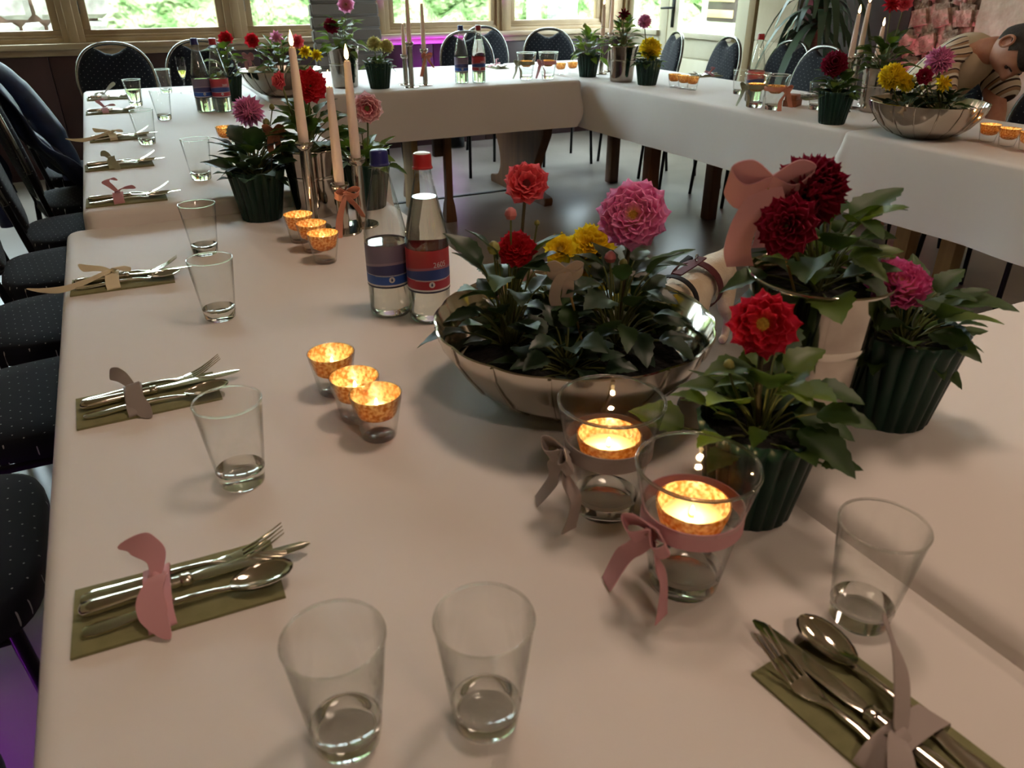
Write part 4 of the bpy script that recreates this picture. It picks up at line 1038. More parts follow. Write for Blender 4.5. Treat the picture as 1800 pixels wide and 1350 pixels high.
RINGS = {  # (count, length fraction, elevation)
    'decor': [(11, 1.0, 0), (11, .95, 10), (10, .86, 20), (9, .74, 31), (8, .6, 43), (6, .44, 56), (4, .30, 70)],
    'wide': [(11, 1.0, 2), (11, .97, 11), (11, .90, 20), (10, .78, 30), (9, .62, 40), (8, .46, 50)],
    'open': [(10, 1.0, 6), (10, .95, 20), (9, .8, 34), (7, .6, 50)],
    'single': [(12, 1.0, 4), (12, .9, 16), (10, .78, 30), (9, .62, 44)],
    'cactus': [(17, 1.0, -14), (17, 1.0, 0), (17, .96, 14), (16, .90, 28), (14, .82, 43), (11, .74, 58), (7, .64, 74)],
    'mum': [(18, 1.0, -12), (18, .98, 4), (17, .94, 20), (16, .88, 36), (13, .82, 53), (9, .76, 71)],
    'fardecor': [(9, 1.0, 2), (8, .92, 18), (8, .8, 36), (6, .62, 56), (3, .4, 76)],
}
def flower(plant, pos, nrm, D, col, style, shape, sep, seed, centre=None):
    rr = random.Random(seed); base = Vector(plant.location)
    n = Vector(nrm).normalized(); R0 = D / 2
    y = n.orthogonal(); mt = frame_mtx(Vector(pos) - base, y, n)
    c = lathe([(0, -.10 * R0), (.16 * R0, -.08 * R0), (.20 * R0, 0), (.14 * R0, .10 * R0), (0, .14 * R0)], 14) if not centre else \
        lathe([(0, -.10 * R0), (.20 * R0, -.06 * R0), (.25 * R0, .06 * R0), (.24 * R0, .16 * R0), (.14 * R0, .21 * R0), (0, .20 * R0)], 16)
    if sep:
        fo = obj('flower', c, centre or M['stem'], plant, mtx=mt)
    else:
        vs, fs, uv = [], [], []
    for i, (cnt, L, el) in enumerate(RINGS[style]):
        ph = rr.uniform(0, 6.28)
        for k in range(cnt):
            a = ph + 2 * PI * k / cnt + rr.uniform(-.08, .08); e = R(el + rr.uniform(-6, 6))
            rad = Vector((math.cos(a), math.sin(a), 0)); d = rad * math.cos(e) + Vector((0, 0, 1)) * math.sin(e)
            up = -rad * math.sin(e) + Vector((0, 0, 1)) * math.cos(e)
            l = R0 * L * rr.uniform(.93, 1.05); o_ = rad * R0 * .06 + Vector((0, 0, R0 * .03 * i))
            wsc = l * (1.15 if i < 3 else 1.0)
            m_ = frame_mtx(o_, d, up, (wsc, l, l))
            if sep: obj('petal', pmesh(shape, col), P_[col], fo, mtx=m_)
            else:
                v, u, f = PLOW[shape]; o0 = len(vs); vs += [m_ @ Vector(q) for q in v]; uv += u; fs += [tuple(q + o0 for q in x) for x in f]
    if not sep:
        fo = obj('flower', mesh(vs, fs, uv=uv), P_[col], plant, mtx=mt)
        if centre: obj('flower_centre', c, centre, fo)
    return fo
def leaf_mesh(seed, w=.62):
    rr = random.Random(seed); vs, fs = [], []; n = 12
    for i in range(n + 1):
        t = i / n; hw = w / 2 * math.sin(PI * t ** .72) ** .85
        ser = 1 + (.14 if i % 2 else -.04) * (0 < i < n)
        sag = -.34 * t * t; fold = .16
        for s in (-1, -.5, 0, .5, 1):
            vs.append((s * hw * (ser if abs(s) == 1 else 1), t, sag + abs(s) * hw * fold * 2 + .02 * math.sin(t * 11 + s * 2) * abs(s)))
    for i in range(n):
        for j in range(4):
            a = i * 5 + j; fs.append((a, a + 1, a + 6, a + 5))
    return mesh(vs, fs)
LEAVES = {k: [leaf_mesh(s, w_) for s, w_ in ((1, .62), (2, .72), (3, .54))] for k in ('leaf', 'leaf_dark', 'leaf_light')}
for k, l in LEAVES.items():
    for me in l: me.materials.append(M[k])
def stem_to(plant, p0, p1, r=.0022, m_='stem', bend=.01, seed=0):
    b = Vector(plant.location); rr = random.Random(seed); p0, p1 = Vector(p0) - b, Vector(p1) - b
    mid = p0.lerp(p1, .5) + Vector((rr.uniform(-bend, bend), rr.uniform(-bend, bend), 0)); mid.x = mid.x * .5 + (p1.x * .7 + p0.x * .3) * .5; mid.y = mid.y * .5 + (p1.y * .7 + p0.y * .3) * .5
    return obj('stem', tube(catmull([p0, mid, p1], 5), r, 7), M[m_], plant)
def foliage(plant, c, rad, h, n, size, key, seed, low=0.0, stalk=True):
    """leaves on stalks round the plant's middle; c relative to the plant base"""
    rr = random.Random(seed); c = Vector(c); st = []; n = int(n * 1.5)
    for k in range(n):
        a = k * 2.39996 + rr.uniform(-.3, .3); t = (k + .5) / n
        z = h * (low + (1 - low) * t) ; r_ = rad * (1.0 - .5 * t) * rr.uniform(.4, 1.2)
        p = c + Vector((math.cos(a) * r_ * .55, math.sin(a) * r_ * .55, z)); out = Vector((math.cos(a), math.sin(a), 0))
        el = R(4 + 40 * t + rr.uniform(-26, 26)); d = out * math.cos(el) + Vector((0, 0, math.sin(el)))
        up = -out * math.sin(el) + Vector((0, 0, math.cos(el))); up += Vector((rr.uniform(-.4, .4), rr.uniform(-.4, .4), 0))
        L = size * rr.uniform(.5, 1.0)
        kk = key if rr.random() > .2 else 'leaf_light' if key == 'leaf' else 'leaf'
        obj('leaf', LEAVES[kk][k % 3], None, plant, mtx=frame_mtx(p, d, up, (L, L, L)))
        st.append(tube_data(catmull([c + Vector((rr.uniform(-.01, .01), rr.uniform(-.01, .01), 0)), c.lerp(p, .6) + Vector((0, 0, z * .15)), p], 3), .0013, 5))
    if stalk and st: obj('leaf_stalks', mesh(*join(st)), M['stem'], plant)
def bud(plant, pos, r, m_='bud', p0=None):
    b = Vector(plant.location)
    bd = obj('bud', lathe([(0, -r), (r * .7, -r * .8), (r, -r * .1), (r * .8, r * .6), (r * .3, r * 1.05), (0, r * 1.1)], 12, mod=lambda a, i, z: 1 + .06 * math.sin(5 * a)), M[m_], plant, loc=Vector(pos) - b)
    if p0 is not None: stem_to(plant, p0, Vector(pos) - Vector((0, 0, r * .8)), .0014, 'stem', .004)
PFL = 20
POT = lathe([(0, 0), (.046, 0), (.0475, .003), (.056, .055), (.065, .108), (.068, .118), (.0655, .121), (.0620, .117), (.058, .09), (0, .09)], 160,
            mod=lambda a, i, z: 1 + (.085 * abs(math.sin(a * PFL / 2)) - .055) * (1 if 1 < i < 6 else .3), sharp=70)
SOIL = lathe([(0, .103), (.03, .102), (.0575, .100), (.0575, .094), (0, .094)], 28)
VZ = lathe([(0, .0), (.060, 0), (.0655, .003), (.067, .012), (.071, .06), (.076, .12), (.082, .172), (.0875, .192), (.0885, .1955), (.0870, .1975), (.0835, .195), (.079, .172), (.076, .14), (0, .14)], 64, sharp=60)
VZB = lathe([(.0753, .112), (.0765, .116), (.0768, .121), (.0758, .125)], 64)
VSOIL = lathe([(0, .176), (.04, .174), (.0785, .170), (.076, .16), (0, .16)], 32)
def soilbump(): pass
def potted(label, pos, kind='pot', s=1.0, rz=0, group='dahlias in dark green pots'):
    t = thing('potted_dahlia', label, 'potted plant', pos, 0, group if kind == 'pot' else 'dahlias in silver planters')
    if kind == 'pot':
        obj('pot', POT, M['pot'], t, mtx=Matrix.Diagonal((s, s, s, 1))); obj('soil', SOIL, M['soil'], t, mtx=Matrix.Diagonal((s, s, s, 1)))
    else:
        pl = obj('planter', VZ, M['silver_aged'], t, mtx=Matrix.Diagonal((s, s, s, 1))); obj('band', VZB, M['silver'], pl); obj('soil', VSOIL, M['soil'], t, mtx=Matrix.Diagonal((s, s, s, 1)))
    return t
def tocam(p, up=0.0, side=0.0):
    d = (CAM - Vector(p)).normalized(); d = d + Vector((0, 0, up)) + RGT * side
    return d.normalized()
def dpx(p, px): return px * (Vector(p) - CAM).dot(FWD) / FPX
def bloom(t, px, Y, dia, col, style, shape, sep, seed, root, up=.3, side=0, centre=None, stemr=.0024, stemm='stem'):
    p = aty(px[0], px[1], Y); n = tocam(p, up, side); D = dpx(p, dia)
    flower(t, p, n, D, col, style, shape, sep, seed, centre)
    stem_to(t, root, p - n * D * .04, stemr, stemm, .008, seed); return p
# ---- the big scalloped silver bowls
NS = 16
def scal(a, i, z): return 1 + (.016 * abs(math.sin(a * NS / 2)) - .008) * min(1, z / .05)
BOWLO = [(0, .006), (.060, .004), (.064, 0), (.070, 0), (.078, .006), (.115, .018), (.152, .045), (.174, .075), (.190, .100), (.195, .118), (.1965, .1225), (.1945, .124), (.191, .121), (.172, .075), (.149, .047), (.112, .022), (0, .014)]
BOWL = lathe(BOWLO, 128, mod=scal, sharp=70)
RIBP = [(.079, .006), (.116, .018), (.153, .045), (.1755, .075), (.1912, .100), (.1962, .121)]
def bowl(label, pos, rz):
    t = thing('silver_bowl', label, 'bowl', pos, rz, 'scalloped silver bowls')
    obj('body', BOWL, M['silver'], t)
    for k in range(NS):
        a = 2 * PI * k / NS
        obj('rib', RIBMESH, M['silver'], t, rot=(0, 0, a))
    obj('soil', lathe([(0, .066), (.10, .064), (.160, .058), (.150, .05), (0, .05)], 40), M['soil'], t)
    return t
RIBMESH = tube([(r * .992, 0, z) for r, z in RIBP], .0026, 6)
bc = Vector((.520, .845, T1))
bowl('large scalloped silver bowl of dahlias on the near table', bc, .1)
def bowlplant(label, pos): return thing('dahlia_plant', label, 'plant', pos, 0, 'dahlias in the silver bowls')
# plants of the near bowl
Zs = T1 + .064
p = bowlplant('coral and dark red dahlia plant at the left of the near silver bowl', (bc.x - .075, bc.y + .055, Zs))
r0 = Vector(p.location)
bloom(p, (925, 325), r0.y + .02, 82, 'coral', 'open', 'round', True, 11, r0, up=.5, side=.1, centre=M['brownc'], stemm='stemdark')
bloom(p, (908, 440), r0.y, 76, 'red', 'decor', 'broad', True, 12, r0, up=.7)
bud(p, aty(898, 376, r0.y), .0085, 'budpink', r0); bud(p, aty(868, 436, r0.y), .009, 'bud', r0); bud(p, aty(944, 392, r0.y), .004, 'bud', r0)
foliage(p, (0, 0, 0), .13, .14, 26, .072, 'leaf_dark', 21)
p = bowlplant('yellow dahlia plant in the middle of the near silver bowl', (bc.x + .015, bc.y + .085, Zs))
r0 = Vector(p.location)
bloom(p, (985, 440), r0.y, 62, 'yellow', 'open', 'broad', True, 13, r0, up=.5, side=-.2, centre=M['yellowc'])
bloom(p, (1040, 432), r0.y + .01, 84, 'yellow', 'decor', 'broad', True, 14, r0, up=.6)
bloom(p, (1028, 478), r0.y - .02, 34, 'yellow', 'fardecor', 'broad', False, 15, r0, up=.3)
foliage(p, (0, 0, 0), .11, .07, 24, .058, 'leaf_dark', 22)
p = bowlplant('large pink dahlia plant at the right of the near silver bowl', (bc.x + .070, bc.y - .005, Zs))
r0 = Vector(p.location)
bloom(p, (1113, 380), r0.y + .03, 124, 'pink', 'wide', 'round', True, 16, r0, up=.25, side=-.05, centre=M['yellowc'], stemr=.003, stemm='stemdark')
bud(p, aty(1073, 452, r0.y + .02), .0085, 'budpink', r0); bud(p, aty(1096, 462, r0.y + .02), .006, 'bud', r0); bud(p, aty(1045, 540, r0.y - .02), .0055, 'bud', r0)
foliage(p, (0, 0, 0), .14, .125, 30, .078, 'leaf_dark', 23)
p = bowlplant('leafy dahlia without blooms at the front of the near silver bowl', (bc.x - .035, bc.y - .045, Zs))
foliage(p, (0, 0, 0), .11, .06, 26, .055, 'leaf_dark', 24)
def plant_tag(label, base, top, rib, seed, big=1.0):
    t = thing('ribbon_pick', label, 'ornament', base)
    b, q = Vector(base), Vector(top); d = q - b
    obj('stick', tube([Vector((0, 0, 0)), d], .0016, 7), M['wood_pale'], t)
    c = d; s = RGT; f = -FWD; parts = []; hw = .010 * big
    up_ = Vector((0, 0, 1))
    for sg in (-1, 1):
        P = [c, c + s * sg * .016 * big + up_ * .010 * big + f * .004, c + s * sg * .030 * big + up_ * .006 * big, c + s * sg * .018 * big - up_ * .006 * big - f * .004, c]
        parts.append(strip_data(catmull(P, 6), (up_ * .7 + f * .7) * hw))
    for sg, L in ((-1, .060), (.4, .045)):
        P = [c, c + s * sg * .012 * big - up_ * L * .35 * big + f * .003, c + s * sg * .016 * big - up_ * L * .75 * big, c + s * sg * .012 * big - up_ * L * big]
        parts.append(strip_data(catmull(P, 6), (s * .95 + f * .3) * hw))
    obj('ribbon_bow', mesh(*join(parts), sharp=50), RIB[rib], t)
    return t
plant_tag('small mauve ribbon on a stick among the near bowl dahlias', (bc.x + .015, bc.y - .012, Zs), aty(993, 478, bc.y - .02), 'mauve', 1, .8)
# ---- near pots and planters
pa = Vector((.562, .515, T1))
p = potted('scarlet dahlia in a dark green pot behind the candle glasses', pa, s=1.0)
r0 = pa + Vector((0, 0, .10))
bloom(p, (1342, 570), pa.y + .0, 122, 'brightred', 'single', 'broad', True, 31, r0, up=.05, side=-.1, centre=M['yellowc'], stemr=.003, stemm='stemdark')
bud(p, aty(1281, 642, pa.y), .006, 'bud', r0)
foliage(p, (0, 0, .09), .13, .095, 26, .070, 'leaf', 32)
pv = Vector((.735, .620, T3))
p = potted('maroon dahlias in a large silver planter behind the scarlet one', pv, 'vase')
r0 = pv + Vector((0, 0, .17))
bloom(p, (1425, 335), pv.y - .01, 128, 'maroon', 'cactus', 'quill', True, 33, r0, up=.35, side=.35, centre=M['yellowc'], stemr=.003)
bloom(p, (1385, 398), pv.y - .04, 112, 'maroon', 'decor', 'broad', True, 34, r0, up=.1, side=-.3, stemr=.003)
foliage(p, (.0, .0, .17), .12, .10, 28, .074, 'leaf', 35)
plant_tag('dusty pink velvet bow on a stick in the silver planter', pv + Vector((-.035, .0, .168)), aty(1350, 330, pv.y), 'pink', 2, 1.5)
pb = Vector((.838, .560, T3))
p = potted('magenta dahlia in a dark green pot on the front right table', pb, s=1.06)
r0 = pb + Vector((0, 0, .10))
bloom(p, (1580, 503), pb.y, 108, 'magenta', 'decor', 'round', True, 36, r0, up=1.1, side=.15, centre=M['yellowc'], stemr=.003)
foliage(p, (0, 0, .095), .115, .085, 26, .066, 'leaf', 37)
# ---- around the near candlesticks
q = Vector((.287, 2.018, T1)); p = potted('pink spiky dahlia in a dark green pot at the table step', q, s=1.04)
r0 = q + Vector((0, 0, .11))
bloom(p, (437, 196), q.y, 56, 'lilac', 'cactus', 'spiky', True, 41, r0, up=.25, side=-.1, stemm='stemdark')
bud(p, aty(468, 215, q.y), .009, 'bud', r0); bud(p, aty(478, 188, q.y), .007, 'bud', r0)
foliage(p, (0, 0, .10), .13, .085, 34, .085, 'leaf_dark', 42)
q = Vector((.425, 2.0, T1)); p = potted('dark red dahlia in a silver planter behind the near candlesticks', q, 'vase', .86)
r0 = q + Vector((0, 0, .16))
bloom(p, (545, 152), q.y, 62, 'red', 'decor', 'broad', True, 43, r0, up=.2, side=.2); bloom(p, (492, 142), q.y - .03, 34, 'coral', 'fardecor', 'round', False, 44, r0, up=.1, side=-.9)
foliage(p, (0, 0, .155), .13, .10, 28, .085, 'leaf', 45)
plant_tag('salmon velvet ribbon on a stick beside the pink spiky dahlia', Vector((.325, 2.03, T1 + .105)), aty(482, 232, q.y), 'salmon', 3, .9)
q = Vector((.565, 2.005, T1)); p = potted('white edged pink dahlia in a dark green pot behind the water bottles', q, s=1.0)
r0 = q + Vector((0, 0, .10))
bloom(p, (645, 190), q.y, 56, 'stripe', 'open', 'round', True, 46, r0, up=-.1, side=0, centre=M['stem'], stemr=.0024)
bud(p, aty(636, 232, q.y), .006, 'bud', r0)
foliage(p, (0, 0, .10), .12, .06, 18, .075, 'leaf_light', 47)
# ---- far left corner
q = at(500, 168, T2); bowl('scalloped silver bowl of dahlias at the far left corner', q, .2); Zf = T2 + .064
p = bowlplant('red, pink and yellow dahlia plant in the far left silver bowl', (q.x, q.y, Zf)); r0 = Vector(p.location)
for i, (px, d, c, st, sh) in enumerate((((443, 72), 28, 'red', 'fardecor', 'broad'), ((486, 67), 28, 'lilac', 'fardecor', 'spiky'), ((522, 74), 28, 'coral', 'fardecor', 'broad'), ((536, 92), 26, 'yellow', 'fardecor', 'quill'), ((556, 98), 24, 'yellow', 'fardecor', 'quill'))):
    bloom(p, px, r0.y + .02 * (i % 2), d, c, st, sh, False, 50 + i, r0, up=.3)
foliage(p, (0, 0, 0), .17, .17, 34, .08, 'leaf_light', 56)
plant_tag('small pink ribbon on a stick in the far left silver bowl', Vector((q.x - .08, q.y - .03, Zf)), aty(436, 100, q.y), 'pink', 4, .9)
q = at(407, 178, T2); p = potted('red dahlia in a dark green pot beside the far left bottles', q, s=.95); r0 = q + Vector((0, 0, .1))
bloom(p, (397, 68), q.y, 28, 'red', 'fardecor', 'broad', False, 61, r0, up=.4); foliage(p, (0, 0, .1), .11, .15, 22, .07, 'leaf_light', 62)
q = at(608, 153, T2); p = potted('pink and dark red dahlias in a silver planter before the grey chair', q, 'vase', 1.0); r0 = q + Vector((0, 0, .17))
bloom(p, (608, 8), q.y, 32, 'lilac', 'fardecor', 'round', False, 63, r0, up=.1, centre=M['yellowc']); bloom(p, (582, 46), q.y, 30, 'maroon', 'fardecor', 'broad', False, 64, r0, up=.3)
foliage(p, (0, 0, .17), .16, .16, 30, .085, 'leaf_light', 65)
q = at(668, 155, T2); p = potted('pale yellow mums in a dark green pot on the head table', q, s=1.05); r0 = q + Vector((0, 0, .1))
bloom(p, (658, 78), q.y, 28, 'paleyellow', 'mum', 'quill', False, 66, r0, up=.5, centre=M['yellowc']); bloom(p, (679, 82), q.y, 26, 'paleyellow', 'mum', 'quill', False, 67, r0, up=.5, side=.3, centre=M['yellowc'])
foliage(p, (0, 0, .1), .10, .05, 18, .06, 'leaf', 68)
# ---- far corner of the tables
q = at(1033, 135, T2); p = potted('leafy dark green pot without blooms at the far table corner', q, s=1.02)
bud(p, aty(1028, 45, q.y), .012, 'bud', q + Vector((0, 0, .1))); foliage(p, (0, 0, .1), .13, .13, 28, .085, 'leaf_light', 71)
q = at(1092, 143, T2); p = potted('dark red dahlia in a silver planter at the far table corner', q, 'vase', .95); r0 = q + Vector((0, 0, .16))
bloom(p, (1097, 26), q.y, 24, 'maroon', 'fardecor', 'spiky', False, 72, r0, up=.3); foliage(p, (0, 0, .16), .12, .16, 26, .07, 'leaf_light', 73)
q = at(1137, 149, T2); p = potted('yellow mum and pink bloom in a dark green pot at the far table corner', q, s=1.05); r0 = q + Vector((0, 0, .1))
bloom(p, (1143, 87), q.y, 42, 'yellow', 'mum', 'quill', False, 74, r0, up=.6); bloom(p, (1133, 38), q.y, 26, 'lilac', 'mum', 'quill', False, 75, r0, up=.3)
foliage(p, (0, 0, .1), .11, .05, 20, .06, 'leaf', 76)
# ---- right table
q = at(1590, 248, T2); q.x += .12; q.y += .03; bowl('scalloped silver bowl of dahlias on the right hand table', q, .05)
p = bowlplant('yellow dahlia plant at the left of the right hand silver bowl', (q.x - .05, q.y + .05, Zf)); r0 = Vector(p.location)
bloom(p, (1568, 135), r0.y, 48, 'yellow', 'mum', 'quill', True, 81, r0, up=.5, side=-.2); bloom(p, (1592, 146), r0.y - .03, 34, 'yellow', 'mum', 'quill', False, 82, r0, up=.3, side=.3)
foliage(p, (0, 0, 0), .15, .10, 28, .075, 'leaf_dark', 83)
p = bowlplant('lilac pink and dark red dahlia plant in the right hand silver bowl', (q.x + .05, q.y - .03, Zf)); r0 = Vector(p.location)
bloom(p, (1652, 107), r0.y, 50, 'lilac', 'cactus', 'spiky', True, 84, r0, up=.25, side=-.1, stemm='stemdark'); bloom(p, (1625, 134), r0.y, 32, 'maroon', 'fardecor', 'broad', False, 85, r0, up=.3)
bloom(p, (1657, 148), r0.y - .02, 34, 'yellow', 'fardecor', 'spiky', False, 86, r0, up=.3, side=.4)
for b_ in ((1607, 140), (1632, 120), (1648, 136), (1621, 155)): bud(p, aty(*b_, r0.y), .008, 'bud', r0)
foliage(p, (0, 0, 0), .15, .09, 28, .075, 'leaf_dark', 87)
q = at(1461, 217, T2); p = potted('maroon dahlia in a dark green pot on the right hand table', q, s=1.02); r0 = q + Vector((0, 0, .1))
bloom(p, (1467, 113), q.y, 46, 'maroon', 'mum', 'broad', True, 91, r0, up=.4); foliage(p, (0, 0, .1), .11, .08, 24, .07, 'leaf', 92)
q = at(1535, 196, T2); p = potted('tall red dahlias in a silver planter behind the right hand bowl', q, 'vase', .92); r0 = q + Vector((0, 0, .16))
bloom(p, (1567, 8), q.y, 34, 'brightred', 'fardecor', 'spiky', False, 93, r0, up=.3); bloom(p, (1590, 6), q.y, 30, 'coral', 'fardecor', 'round', False, 94, r0, up=.3)
foliage(p, (0, 0, .16), .15, .12, 30, .085, 'leaf', 95)
# ---- yucca by the door
yb = Vector((4.02, 3.80, 0)); t = thing('yucca', 'tall yucca with long drooping blade leaves by the wall', 'potted plant', yb)
M['yucca'] = translucent('yucca_leaf', rgb(62, 88, 66), .15, .4, rgb(80, 110, 50)); M['bark'] = mat('yucca_trunk', rgb(112, 92, 70), .9, noise=(30, 4, (1, 1, 3)), col2=rgb(78, 62, 46), bump=(40, .6, .01))
obj('pot', lathe([(0, 0), (.13, 0), (.135, .01), (.16, .24), (.165, .26), (.15, .26), (.145, .22), (0, .22)], 36), M['pot'], t); obj('soil', lathe([(0, .235), (.147, .225), (0, .22)], 28), M['soil'], t)
obj('trunk', tube([(0, 0, .2), (.01, 0, .6), (0, .01, 1.25)], [.035, .032, .03], 12), M['bark'], t)
rr = random.Random(77)
for k in range(46):
    a = k * 2.39996; el = rr.uniform(-.1, 1.2); L = rr.uniform(.34, .50); o_ = Vector((math.cos(a), math.sin(a), 0)); s_ = Vector((-o_.y, o_.x, 0)); z0 = 1.0 + rr.uniform(0, .3)
    C = [Vector((0, 0, z0)) + o_ * .02]
    for i in range(1, 8):
        f = i / 7; C.append(Vector((0, 0, z0)) + o_ * (.02 + L * f * math.cos(el) * (1 - .25 * f)) + Vector((0, 0, L * (f * math.sin(el) - 1.05 * f * f))))
    sd = [s_ * (.008 + .018 * math.sin(PI * min(1, .15 + i / 7 * .85)) ** 1) for i in range(8)]
    obj('leaf', mesh(*strip_data(C, sd, .0012), sharp=50), M['yucca'], t)

# ------------------------------------------------------------------ jacket, man, dog
M['denim'] = mat('dark_blue_jacket_cloth', rgb(34, 52, 88), .5, noise=(9, 5), col2=rgb(22, 32, 56), bump=(60, .2, .003), sheen=.1)
def draped(seed=3):
    vs, fs = [], []; nu, nv = 18, 40
    path = catmull([(0, .02, .50), (0, -.10, .60), (0, -.185, .75), (0, -.25, .93), (0, -.29, 1.005), (0, -.345, .975), (0, -.36, .86), (0, -.33, .66), (0, -.31, .48), (0, -.30, .38)], 5)[:nv + 1]
    n = len(path); rr = random.Random(seed); ph = [rr.uniform(0, 6) for _ in range(6)]
    for i, p in enumerate(path):
        d = (path[min(i + 1, n - 1)] - path[max(i - 1, 0)]).normalized(); nm = Vector((0, -d.z, d.y))
        e = abs(i / (n - 1) - .45) * 2
        for j in range(nu + 1):
            u = j / nu; x = -.275 + .30 * u + .02 * e * math.sin(3 * i / n + u * 4)
            f = .020 * math.sin(u * 15 + ph[0] + i * .16) + .013 * math.sin(u * 27 + ph[1] - i * .22) + .011 * math.sin(i * .9 + u * 7)
            zt = .02 * math.sin(u * 6.3 + 1.0) * (1 - e)
            q = p + nm * (f * (.4 + e)) + Vector((0, 0, zt)); vs.append((x, q.y, q.z))
    for i in range(n - 1):
        for j in range(nu):
            a = i * (nu + 1) + j; fs.append((a, a + 1, a + nu + 2, a + nu + 1))
    return mesh(vs, fs)
t = thing('jacket', 'dark blue jacket hung over the back of a left hand chair', 'jacket', (-.15, 3.72, 0), -PI / 2 + .2)
jk = obj('body', draped(), M['denim'], t); md = jk.modifiers.new('thickness', 'SOLIDIFY'); md.thickness = .008
sl = obj('sleeve', tube(catmull([(-.20, -.27, .985), (-.265, -.18, .92), (-.285, -.09, .76), (-.27, -.03, .60), (-.265, -.02, .49)], 6), [.05] * 8 + [.055] * 8 + [.045] * 9, 14), M['denim'], t)
sl2 = obj('sleeve', tube(catmull([(.0, -.30, .97), (.045, -.345, .86), (.05, -.36, .7), (.04, -.35, .52), (.035, -.34, .40)], 6), [.035] * 8 + [.04] * 8 + [.034] * 9, 14), M['denim'], t)
obj('collar', tube(catmull([(-.22, -.30, 1.0), (-.14, -.31, 1.03), (-.06, -.30, 1.0)], 5), .022, 10), M['denim'], t)

def skin_mesh(verts, edges, radii, root=0, sub=2):
    me = bpy.data.meshes.new('skeleton'); me.from_pydata(verts, edges, [])
    o = bpy.data.objects.new('skeleton', me); COL.objects.link(o)
    s = o.modifiers.new('skin', 'SKIN'); s.use_smooth_shade = True; s.branch_smoothing = .6
    for i, r_ in enumerate(radii):
        d = me.skin_vertices[0].data[i]; d.radius = r_ if isinstance(r_, tuple) else (r_, r_); d.use_root = (i == root)
    u = o.modifiers.new('sub', 'SUBSURF'); u.levels = sub; u.render_levels = sub
    bpy.context.view_layer.update()
    dg = bpy.context.evaluated_depsgraph_get()
    out = bpy.data.meshes.new_from_object(o.evaluated_get(dg)); bpy.data.objects.remove(o); bpy.data.meshes.remove(me)
    out.polygons.foreach_set('use_smooth', [True] * len(out.polygons)); return out
def mesh_data(me): return [v.co.copy() for v in me.vertices], [tuple(p.vertices) for p in me.polygons]
# ---- the man bending over behind the right hand table
M['skin'] = mat('skin', rgb(184, 132, 104), .55, noise=(18, 3), col2=rgb(170, 114, 90), sub=.1)
M['hair'] = mat('short_brown_hair', rgb(48, 34, 26), .75, noise=(90, 4), col2=rgb(30, 22, 18), bump=(260, .8, .004))
M['tee'] = mat('beige_tee_shirt', rgb(200, 184, 156), .9, noise=(6, 4), col2=rgb(184, 166, 138), bump=(14, .3, .01))
M['shorts'] = mat('dark_shorts_cloth', rgb(40, 38, 40), .9, noise=(30, 3), col2=rgb(30, 29, 32))
M['shoe'] = mat('grey_patterned_sneaker', rgb(112, 104, 104), .8, noise=(26, 3), col2=rgb(64, 58, 60))
M['sock'] = mat('light_grey_sock', rgb(150, 148, 146), .9, bump=(160, .3, .002))
m, nt, b = newmat('striped_shirt_cloth'); M['shirt'] = m
tc = node(nt, 'ShaderNodeTexCoord'); dt = node(nt, 'ShaderNodeVectorMath', operation='DOT_PRODUCT'); dt.inputs[1].default_value = (.10, .73, .67)
nt.links.new(tc.outputs['Object'], dt.inputs[0])
nz = node(nt, 'ShaderNodeTexNoise'); nz.inputs['Scale'].default_value = 5; nt.links.new(tc.outputs['Object'], nz.inputs['Vector'])
ma = node(nt, 'ShaderNodeMath', operation='MULTIPLY_ADD'); ma.inputs[1].default_value = .03; nt.links.new(nz.outputs['Fac'], ma.inputs[0]); nt.links.new(dt.outputs['Value'], ma.inputs[2])
ml = node(nt, 'ShaderNodeMath', operation='MULTIPLY'); ml.inputs[1].default_value = 17; nt.links.new(ma.outputs[0], ml.inputs[0])
fr = node(nt, 'ShaderNodeMath', operation='FRACT'); nt.links.new(ml.outputs[0], fr.inputs[0])
rp = node(nt, 'ShaderNodeValToRGB'); rp.color_ramp.interpolation = 'CONSTANT'; e = rp.color_ramp.elements
e[0].position = 0; e[0].color = rgb(206, 188, 160); e[1].position = .30; e[1].color = rgb(62, 46, 36)
for p_, c_ in ((.46, rgb(216, 208, 192)), (.62, rgb(164, 132, 100)), (.82, rgb(58, 46, 40)), (.90, rgb(214, 202, 180))): q = e.new(p_); q.color = c_
nt.links.new(fr.outputs[0], rp.inputs[0]); nt.links.new(rp.outputs[0], b.inputs['Base Color']); b.inputs['Roughness'].default_value = .9
MX = 3.50
man = thing('person', 'man in an open striped shirt bending down behind the right hand table', 'person', (3.50, 2.70, 0)); mo = Vector(man.location)
SP = [(3.56, 2.76, .57), (3.54, 2.70, .66), (3.52, 2.58, .80), (3.50, 2.46, .92), (3.50, 2.37, .985), (3.49, 2.29, 1.02), (3.48, 2.22, 1.03)]
SR = [.135, .135, .125, .13, .12, .058, .058]
V = [Vector(p) - mo for p in SP]
Rd = list(SR); E_ = [(i, i + 1) for i in range(6)]
def chain(frm, pts, rads):
    a = frm
    for p, r_ in zip(pts, rads):
        V.append(Vector(p) - mo); Rd.append(r_); E_.append((a, len(V) - 1)); a = len(V) - 1
    return a
chain(4, [(3.36, 2.40, .97), (3.315, 2.37, .86), (3.33, 2.32, .73), (3.38, 2.25, .63), (3.40, 2.235, .59), (3.41, 2.22, .55)], [.065, .052, .045, .036, .027, .026])
hr = len(V) - 2
chain(4, [(3.64, 2.40, .97), (3.68, 2.36, .86), (3.64, 2.28, .73), (3.56, 2.22, .64), (3.53, 2.20, .595), (3.51, 2.17, .55)], [.065, .052, .045, .036, .027, .026])
hl = len(V) - 2
